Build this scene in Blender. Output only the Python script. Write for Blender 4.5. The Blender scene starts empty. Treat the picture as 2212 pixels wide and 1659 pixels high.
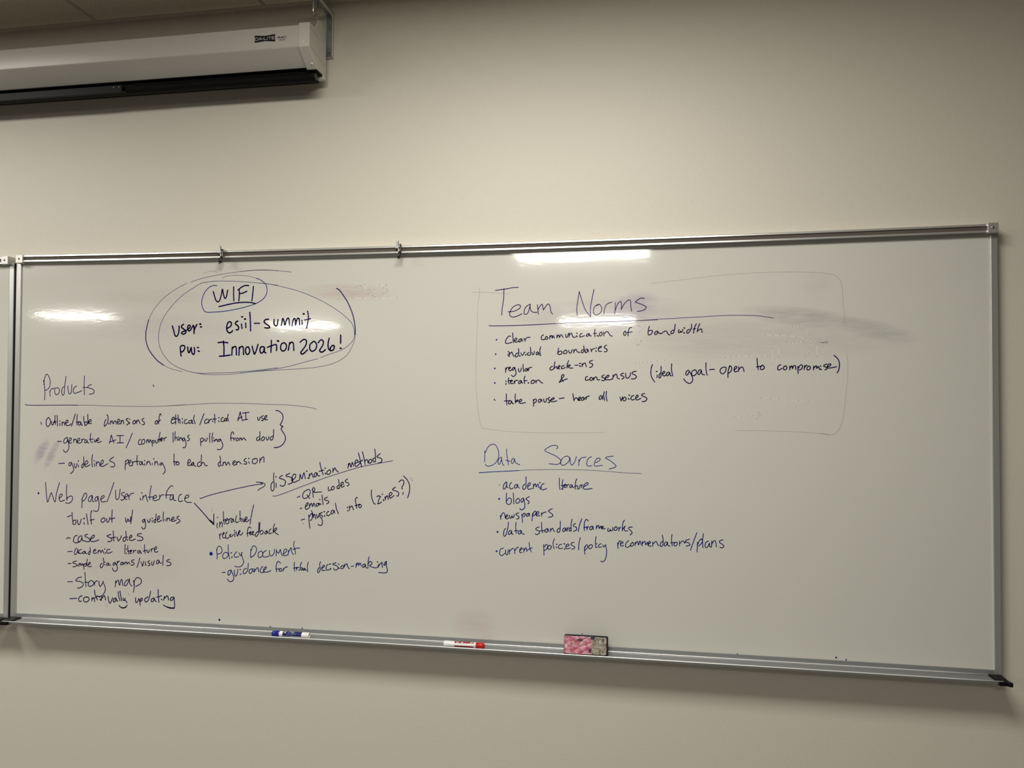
import bpy, bmesh, math, random
from mathutils import Vector, Matrix

random.seed(7)
C = bpy.context.scene.collection
S = bpy.context.scene

# ------------------------------------------------------------------ camera, world, exposure
ZB = 0.755            # height of the lower edge of the writing surface above the floor
cam_d = bpy.data.cameras.new('camera')
cam = bpy.data.objects.new('camera', cam_d)
C.objects.link(cam)
cam_d.sensor_fit = 'HORIZONTAL'
cam_d.sensor_width = 36.0
cam_d.lens = 1600.0 / 2212.0 * 36.0
cam_d.clip_start = 0.02
r0 = Vector((0.9864163, 0.1642211, 0.0037823))
r1 = Vector((0.0002252, 0.0216737, -0.9997651))
r2 = Vector((-0.1642645, 0.9861854, 0.0213423))
m = Matrix((r0, -r1, -r2)).transposed().to_4x4()
m.translation = Vector((2.0608, -2.2289, ZB + 0.7250))
cam.matrix_world = m
S.camera = cam

w = bpy.data.worlds.new('world')
S.world = w
w.use_nodes = True
w.node_tree.nodes['Background'].inputs[0].default_value = (0.95, 0.9, 0.8, 1)
w.node_tree.nodes['Background'].inputs[1].default_value = 0.0

S.view_settings.view_transform = 'Standard'
S.view_settings.look = 'None'
S.view_settings.gamma = 1.0
S.view_settings.use_curve_mapping = False
S.view_settings.exposure = -0.06

LIGHT_COL = (1.0, 0.962, 0.885)
CEIL = ZB + 1.996     # underside of the ceiling
# recessed ceiling lamps: centre x, centre y, power
LAMPS = [(1.75, -1.36, 49.0), (-1.10, -1.36, 53.0), (1.6, -4.25, 42.0), (-3.4, -3.40, 42.0),  # last one here is added, to light the wall under the pen tray
         (1.46, -9.6, 105.0), (-3.5, -9.6, 105.0), (-6.4, -7.9, 85.0)]

# ------------------------------------------------------------------ material helpers
def mat(name, col, rough=0.5, metal=0.0, spec=0.5, bump=0.0, bscale=200.0, coat=0.0, aniso=None):
    mt = bpy.data.materials.new(name)
    mt.use_nodes = True
    nt = mt.node_tree
    b = nt.nodes['Principled BSDF']
    b.inputs['Base Color'].default_value = (*col, 1)
    b.inputs['Roughness'].default_value = rough
    b.inputs['Metallic'].default_value = metal
    b.inputs['Specular IOR Level'].default_value = spec
    if coat:
        b.inputs['Coat Weight'].default_value = coat
        b.inputs['Coat Roughness'].default_value = 0.1
    if bump:
        tc = nt.nodes.new('ShaderNodeTexCoord')
        n = nt.nodes.new('ShaderNodeTexNoise')
        n.inputs['Scale'].default_value = bscale
        n.inputs['Detail'].default_value = 3
        bp = nt.nodes.new('ShaderNodeBump')
        bp.inputs['Strength'].default_value = bump
        bp.inputs['Distance'].default_value = 0.002
        if aniso:
            mp = nt.nodes.new('ShaderNodeMapping')
            mp.inputs['Scale'].default_value = aniso
            nt.links.new(tc.outputs['Object'], mp.inputs[0])
            nt.links.new(mp.outputs[0], n.inputs['Vector'])
        else:
            nt.links.new(tc.outputs['Object'], n.inputs['Vector'])
        nt.links.new(n.outputs['Fac'], bp.inputs['Height'])
        nt.links.new(bp.outputs[0], b.inputs['Normal'])
    return mt

M = {}
M['aluminium'] = mat('satin_aluminium', (0.62, 0.62, 0.60), 0.33, 0.7, bump=0.06, bscale=60, aniso=(1, 30, 30))
M['bead'] = mat('polished_bead', (0.92, 0.92, 0.90), 0.38, 0.5)
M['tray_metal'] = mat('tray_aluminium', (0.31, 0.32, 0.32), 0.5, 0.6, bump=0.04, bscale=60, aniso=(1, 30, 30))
M['cap_metal'] = mat('rail_cap_metal', (0.62, 0.61, 0.58), 0.4, 0.7)
M['cork'] = mat('rail_insert', (0.105, 0.085, 0.070), 0.9, bump=0.4, bscale=900)
M['black'] = mat('black_plastic', (0.004, 0.004, 0.004), 0.5, spec=0.2)
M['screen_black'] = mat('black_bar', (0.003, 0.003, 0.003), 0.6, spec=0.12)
M['pull_black'] = mat('black_pull_bar', (0.004, 0.004, 0.006), 0.45, spec=0.22)
M['case'] = mat('case_white_enamel', (0.58, 0.56, 0.51), 0.30, bump=0.03, bscale=900)
M['endcap'] = mat('end_cap_plastic', (0.62, 0.60, 0.54), 0.45, bump=0.05, bscale=1500)
M['zinc'] = mat('zinc_plate', (0.36, 0.38, 0.40), 0.45, 0.8, bump=0.08, bscale=80)
M['paint_edge'] = mat('bracket_paint', (0.60, 0.57, 0.48), 0.5)
M['chrome'] = mat('bright_steel', (0.75, 0.74, 0.70), 0.15, 1.0)
M['darkchrome'] = mat('dark_steel', (0.35, 0.34, 0.32), 0.25, 1.0)
M['gunmetal'] = mat('dark_clip_steel', (0.035, 0.033, 0.030), 0.35, 0.6)
M['screwwhite'] = mat('white_screw', (0.92, 0.90, 0.86), 0.25)
M['labelblack'] = mat('badge_black', (0.004, 0.004, 0.004), 0.35)
M['labelwhite'] = mat('badge_white', (0.78, 0.77, 0.73), 0.4)
M['printgrey'] = mat('print_dark', (0.03, 0.03, 0.03), 0.4)
M['markerwhite'] = mat('marker_white', (0.82, 0.81, 0.80), 0.3)
M['markerblue'] = mat('marker_blue', (0.003, 0.010, 0.25), 0.25)
M['labelblue'] = mat('label_blue', (0.003, 0.006, 0.11), 0.3)
M['labelpale'] = mat('label_pale_blue', (0.30, 0.38, 0.75), 0.4)
M['markerred'] = mat('marker_red', (0.52, 0.012, 0.010), 0.28)
M['labelred'] = mat('label_dark_red', (0.24, 0.004, 0.014), 0.3)
M['felt'] = mat('black_felt', (0.006, 0.006, 0.006), 0.95, bump=0.6, bscale=1500)
M['frame_white'] = mat('lamp_frame_white', (0.8, 0.79, 0.75), 0.4)
M['carpet'] = mat('carpet', (0.13, 0.124, 0.112), 0.95, bump=0.5, bscale=400)
M['wall'] = mat('wall_paint', (0.66, 0.625, 0.535), 0.48, spec=0.42, bump=0.22, bscale=260)
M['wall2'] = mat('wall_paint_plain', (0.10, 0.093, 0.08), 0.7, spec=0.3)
M['trim'] = mat('grid_paint', (0.52, 0.48, 0.40), 0.5)

def ink(name, col, rough=0.12):
    return mat(name, col, rough, spec=0.35)
M['ink_navy'] = ink('ink_dark_purple', (0.014, 0.004, 0.135))
M['ink_purple'] = ink('ink_bold_purple', (0.016, 0.003, 0.160))
M['ink_blue'] = ink('ink_blue', (0.004, 0.018, 0.270))
M['ink_thin'] = ink('ink_thin_purple', (0.10, 0.07, 0.16))
M['ink_purplethin'] = ink('ink_pale_purple', (0.09, 0.05, 0.20))
M['ink_bluethin'] = ink('ink_thin_blue', (0.045, 0.065, 0.17))
M['ink_faint'] = ink('ink_faint_grey', (0.34, 0.315, 0.30))
M['ink_ghost'] = ink('ink_erased_ghost', (0.70, 0.695, 0.64))

def ceiling_material():
    mt = bpy.data.materials.new('acoustic_tile')
    mt.use_nodes = True
    nt = mt.node_tree
    b = nt.nodes['Principled BSDF']
    b.inputs['Roughness'].default_value = 0.95
    tc = nt.nodes.new('ShaderNodeTexCoord')
    n = nt.nodes.new('ShaderNodeTexNoise')
    n.inputs['Scale'].default_value = 330
    n.inputs['Detail'].default_value = 4
    r = nt.nodes.new('ShaderNodeValToRGB')
    r.color_ramp.elements[0].position = 0.36
    r.color_ramp.elements[0].color = (0.52, 0.47, 0.38, 1)
    r.color_ramp.elements[1].position = 0.62
    r.color_ramp.elements[1].color = (0.86, 0.80, 0.68, 1)
    bp = nt.nodes.new('ShaderNodeBump')
    bp.inputs['Strength'].default_value = 0.6
    bp.inputs['Distance'].default_value = 0.002
    nt.links.new(tc.outputs['Object'], n.inputs['Vector'])
    nt.links.new(n.outputs['Fac'], r.inputs[0])
    nt.links.new(r.outputs[0], b.inputs['Base Color'])
    nt.links.new(n.outputs['Fac'], bp.inputs['Height'])
    nt.links.new(bp.outputs[0], b.inputs['Normal'])
    return mt
M['tile'] = ceiling_material()

def board_material():
    """glossy white enamel with wiped-marker smears that stay where they are on the board"""
    mt = bpy.data.materials.new('whiteboard_enamel')
    mt.use_nodes = True
    nt = mt.node_tree
    N, L = nt.nodes, nt.links
    b = N['Principled BSDF']
    b.inputs['Specular IOR Level'].default_value = 0.5
    b.inputs['Coat Weight'].default_value = 0.55
    b.inputs['Coat Roughness'].default_value = 0.11
    tc = N.new('ShaderNodeTexCoord')
    def noise(scale, mapping, detail=3.0):
        mp = N.new('ShaderNodeMapping')
        mp.inputs['Scale'].default_value = mapping
        L.new(tc.outputs['Object'], mp.inputs[0])
        n = N.new('ShaderNodeTexNoise')
        n.inputs['Scale'].default_value = scale
        n.inputs['Detail'].default_value = detail
        L.new(mp.outputs[0], n.inputs['Vector'])
        return n.outputs['Fac']
    def mth(op, a, bb=None, clamp=False):
        x = N.new('ShaderNodeMath')
        x.operation = op
        x.use_clamp = clamp
        for i, v in enumerate((a, bb)):
            if v is None:
                continue
            if isinstance(v, (int, float)):
                x.inputs[i].default_value = v
            else:
                L.new(v, x.inputs[i])
        return x.outputs[0]
    streak = noise(9, (1, 1, 6))
    fine = noise(30, (1, 1, 9), 4)
    # centre x, z, half width, half height, tilt, colour, strength
    SM = SMEARS
    sep = N.new('ShaderNodeSeparateXYZ')
    L.new(tc.outputs['Object'], sep.inputs[0])
    col = None
    base = (0.635, 0.63, 0.575, 1)
    cur = None
    for (cx, cz, rx, rz, tilt, c, s) in SM:
        dx = mth('SUBTRACT', sep.outputs['X'], cx)
        dz = mth('SUBTRACT', sep.outputs['Z'], cz)
        ca, sa = math.cos(tilt), math.sin(tilt)
        u = mth('ADD', mth('MULTIPLY', dx, ca / rx), mth('MULTIPLY', dz, sa / rx))
        v = mth('ADD', mth('MULTIPLY', dx, -sa / rz), mth('MULTIPLY', dz, ca / rz))
        d = mth('ADD', mth('MULTIPLY', u, u), mth('MULTIPLY', v, v))
        f = mth('SUBTRACT', 1.0, d, True)
        f = mth('MULTIPLY', f, mth('MULTIPLY', mth('SUBTRACT', mth('ADD', streak, fine), 0.45, True), s * 2.0), True)
        mx = N.new('ShaderNodeMix')
        mx.data_type = 'RGBA'
        L.new(f, mx.inputs['Factor'])
        if cur is None:
            mx.inputs['A'].default_value = base
        else:
            L.new(cur, mx.inputs['A'])
        mx.inputs['B'].default_value = (*c, 1)
        cur = mx.outputs['Result']
    L.new(cur, b.inputs['Base Color'])
    rg = mth('ADD', 0.028, mth('MULTIPLY', fine, 0.035))
    L.new(rg, b.inputs['Roughness'])
    bp = N.new('ShaderNodeBump')
    bp.inputs['Strength'].default_value = 0.35
    bp.inputs['Distance'].default_value = 0.0012
    hh = mth('ADD', mth('MULTIPLY', noise(2.2, (1, 1, 1.4), 1), 1.6), mth('MULTIPLY', noise(45, (0.7, 1, 2.2), 2), 0.10))
    L.new(hh, bp.inputs['Height'])
    L.new(bp.outputs[0], b.inputs['Normal'])
    return mt

# wiped-marker smears on the main board (board coordinates, metres)
SMEARS = [
    (1.165, 1.062, 0.16, 0.030, -0.05, (0.527, 0.391, 0.383), 0.40),
    (0.45, 1.06, 0.40, 0.035, 0.0, (0.510, 0.442, 0.425), 0.17),
    (0.085, 0.545, 0.020, 0.055, -0.55, (0.357, 0.306, 0.391), 0.60),
    (0.125, 0.535, 0.016, 0.060, -0.50, (0.357, 0.306, 0.391), 0.60),
    (2.04, 0.985, 0.10, 0.055, 0.5, (0.357, 0.289, 0.425), 0.45),
    (1.95, 0.985, 0.28, 0.05, 0.05, (0.493, 0.459, 0.459), 0.45),
    (2.52, 0.965, 0.17, 0.030, -0.12, (0.391, 0.383, 0.357), 0.50),
    (2.72, 0.925, 0.12, 0.030, -0.25, (0.408, 0.399, 0.374), 0.42),
    (2.45, 0.90, 0.40, 0.06, 0.0, (0.510, 0.493, 0.459), 0.40),
    (2.57, 1.055, 0.05, 0.045, 0.0, (0.561, 0.442, 0.425), 0.20),
    (2.25, 0.91, 0.20, 0.10, 0.0, (0.561, 0.468, 0.451), 0.25),
    (0.42, 0.20, 0.25, 0.10, 0.0, (0.544, 0.476, 0.476), 0.25),
    (0.30, 0.55, 0.28, 0.30, 0.0, (0.561, 0.510, 0.476), 0.20),
    (0.45, 0.96, 0.40, 0.05, 0.0, (0.535, 0.493, 0.484), 0.30),
    (1.58, 0.04, 0.08, 0.06, 0.0, (0.561, 0.468, 0.442), 0.30),
]
M['board'] = board_material()

# ------------------------------------------------------------------ mesh helpers
def new_obj(name, bm, material, parent=None, smooth=False, bevel=0.0, seg=2):
    me = bpy.data.meshes.new(name)
    bmesh.ops.recalc_face_normals(bm, faces=bm.faces[:])
    bm.to_mesh(me)
    bm.free()
    mats = material if isinstance(material, (list, tuple)) else [material]
    for mm in mats:
        me.materials.append(mm)
    if smooth:
        for p in me.polygons:
            p.use_smooth = True
    o = bpy.data.objects.new(name, me)
    C.objects.link(o)
    if parent is not None:
        o.parent = parent
    if bevel:
        md = o.modifiers.new('bevel', 'BEVEL')
        md.width = bevel
        md.segments = seg
        md.limit_method = 'ANGLE'
        md.angle_limit = math.radians(35)
    return o

def box(bm, x0, x1, y0, y1, z0, z1, mi=0):
    vs = [bm.verts.new(p) for p in ((x0, y0, z0), (x1, y0, z0), (x1, y1, z0), (x0, y1, z0),
                                    (x0, y0, z1), (x1, y0, z1), (x1, y1, z1), (x0, y1, z1))]
    for f in ((0, 3, 2, 1), (4, 5, 6, 7), (0, 1, 5, 4), (1, 2, 6, 5), (2, 3, 7, 6), (3, 0, 4, 7)):
        fc = bm.faces.new([vs[i] for i in f])
        fc.material_index = mi

def prism_x(bm, prof, x0, x1, n=1, sag=None):
    """extrude a closed (y, z) profile along x; sag(t) lifts z along the way"""
    rings = []
    for i in range(n + 1):
        t = i / n
        x = x0 + (x1 - x0) * t
        dz = sag(t) if sag else 0.0
        rings.append([bm.verts.new((x, y, z + dz)) for (y, z) in prof])
    k = len(prof)
    for a, b in zip(rings, rings[1:]):
        for j in range(k):
            bm.faces.new((a[j], a[(j + 1) % k], b[(j + 1) % k], b[j]))
    bm.faces.new(rings[0])
    bm.faces.new(list(reversed(rings[-1])))

def lathe_x(bm, prof, cx, cy, cz, n=28):
    """spin (x, r) profile about an axis parallel to x"""
    rings = []
    for (x, r) in prof:
        if r < 1e-6:
            rings.append([bm.verts.new((cx + x, cy, cz))])
        else:
            rings.append([bm.verts.new((cx + x, cy + r * math.cos(2 * math.pi * i / n), cz + r * math.sin(2 * math.pi * i / n))) for i in range(n)])
    for a, b in zip(rings, rings[1:]):
        for i in range(n):
            j = (i + 1) % n
            if len(a) == 1 and len(b) == 1:
                continue
            if len(a) == 1:
                bm.faces.new((a[0], b[i], b[j]))
            elif len(b) == 1:
                bm.faces.new((a[i], a[j], b[0]))
            else:
                bm.faces.new((a[i], a[j], b[j], b[i]))

def tube(bm, pts, r, n=10, closed=False):
    pts = [Vector(p) for p in pts]
    rings = []
    up = Vector((1, 0, 0))
    k = len(pts)
    for i, p in enumerate(pts):
        a = pts[(i - 1) % k] if (closed or i > 0) else p
        b = pts[(i + 1) % k] if (closed or i < k - 1) else p
        d = (b - a).normalized()
        u = d.cross(up)
        if u.length < 1e-3:
            u = d.cross(Vector((0, 1, 0)))
        u.normalize()
        v = d.cross(u).normalized()
        rings.append([bm.verts.new(p + u * r * math.cos(2 * math.pi * j / n) + v * r * math.sin(2 * math.pi * j / n)) for j in range(n)])
    pairs = list(zip(rings, rings[1:])) + ([(rings[-1], rings[0])] if closed else [])
    for a, b in pairs:
        for j in range(n):
            bm.faces.new((a[j], a[(j + 1) % n], b[(j + 1) % n], b[j]))
    if not closed:
        bm.faces.new(rings[0])
        bm.faces.new(list(reversed(rings[-1])))

def disc_y(bm, x, z, r, y0, y1, n=18, dome=0.0):
    """short round stud whose axis points out of the wall (towards -y); y1 is the outer face"""
    a = [bm.verts.new((x + r * math.cos(2 * math.pi * i / n), y0, z + r * math.sin(2 * math.pi * i / n))) for i in range(n)]
    b = [bm.verts.new((x + r * 0.86 * math.cos(2 * math.pi * i / n), y1, z + r * 0.86 * math.sin(2 * math.pi * i / n))) for i in range(n)]
    bm.faces.new(a)
    for i in range(n):
        j = (i + 1) % n
        bm.faces.new((a[i], a[j], b[j], b[i]))
    if dome:
        c = [bm.verts.new((x + r * 0.5 * math.cos(2 * math.pi * i / n), y1 - dome, z + r * 0.5 * math.sin(2 * math.pi * i / n))) for i in range(n)]
        for i in range(n):
            j = (i + 1) % n
            bm.faces.new((b[i], b[j], c[j], c[i]))
        bm.faces.new(c)
    else:
        bm.faces.new(b)

def empty(name, loc, label, cat, group=None):
    o = bpy.data.objects.new(name, None)
    C.objects.link(o)
    o.location = loc
    o.empty_display_size = 0.05
    tag(o, label, cat, group)
    return o

def tag(o, label=None, cat=None, group=None, kind=None):
    if label:
        o['label'] = label
    if cat:
        o['category'] = cat
    if group:
        o['group'] = group
    if kind:
        o['kind'] = kind
    return o

def structure(name, bm, material, label, parent=None, **kw):
    o = new_obj(name, bm, material, parent, **kw)
    return tag(o, label, 'room', kind='structure')

def copy_tree(o, parent=None):
    c = o.copy()
    C.objects.link(c)
    c.parent = parent
    for ch in list(o.children):
        copy_tree(ch, c)
    return c

def arc(cx, cy, r, a0, a1, n):
    return [(cx + r * math.cos(math.radians(a0 + (a1 - a0) * i / n)), cy + r * math.sin(math.radians(a0 + (a1 - a0) * i / n))) for i in range(n + 1)]

# ------------------------------------------------------------------ pen strokes
def smooth_line(pts, sub=5):
    if len(pts) < 3:
        return [Vector(p) for p in pts]
    P = [Vector(p) for p in pts]
    P = [P[0] * 2 - P[1]] + P + [P[-1] * 2 - P[-2]]
    out = []
    for i in range(1, len(P) - 2):
        p0, p1, p2, p3 = P[i - 1], P[i], P[i + 1], P[i + 2]
        for k in range(sub):
            t = k / sub
            out.append(0.5 * ((2 * p1) + (p2 - p0) * t + (2 * p0 - 5 * p1 + 4 * p2 - p3) * t * t + (3 * p1 - p0 - 3 * p2 + p3) * t ** 3))
    out.append(P[-2])
    return out

def pen(bm, pts, width, place, sub=5):
    """one pen stroke as a flat ink ribbon with round joints; place() maps 2-D to the surface"""
    ln = smooth_line(pts, sub)
    h = width / 2
    def dot(c, r, n=10):
        bm.faces.new([bm.verts.new(place(c.x + r * math.cos(2 * math.pi * i / n), c.y + r * math.sin(2 * math.pi * i / n))) for i in range(n)])
    for i, p in enumerate(ln):
        if i % 2 == 0 or i == len(ln) - 1:
            dot(p, h * 0.99, 8)
    dot(ln[0], h)
    dot(ln[-1], h)
    for a, b in zip(ln, ln[1:]):
        d = b - a
        if d.length < 1e-7:
            continue
        nrm = Vector((-d.y, d.x)).normalized() * h
        bm.faces.new([bm.verts.new(place(q.x, q.y)) for q in (a - nrm, b - nrm, b + nrm, a + nrm)])

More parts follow.
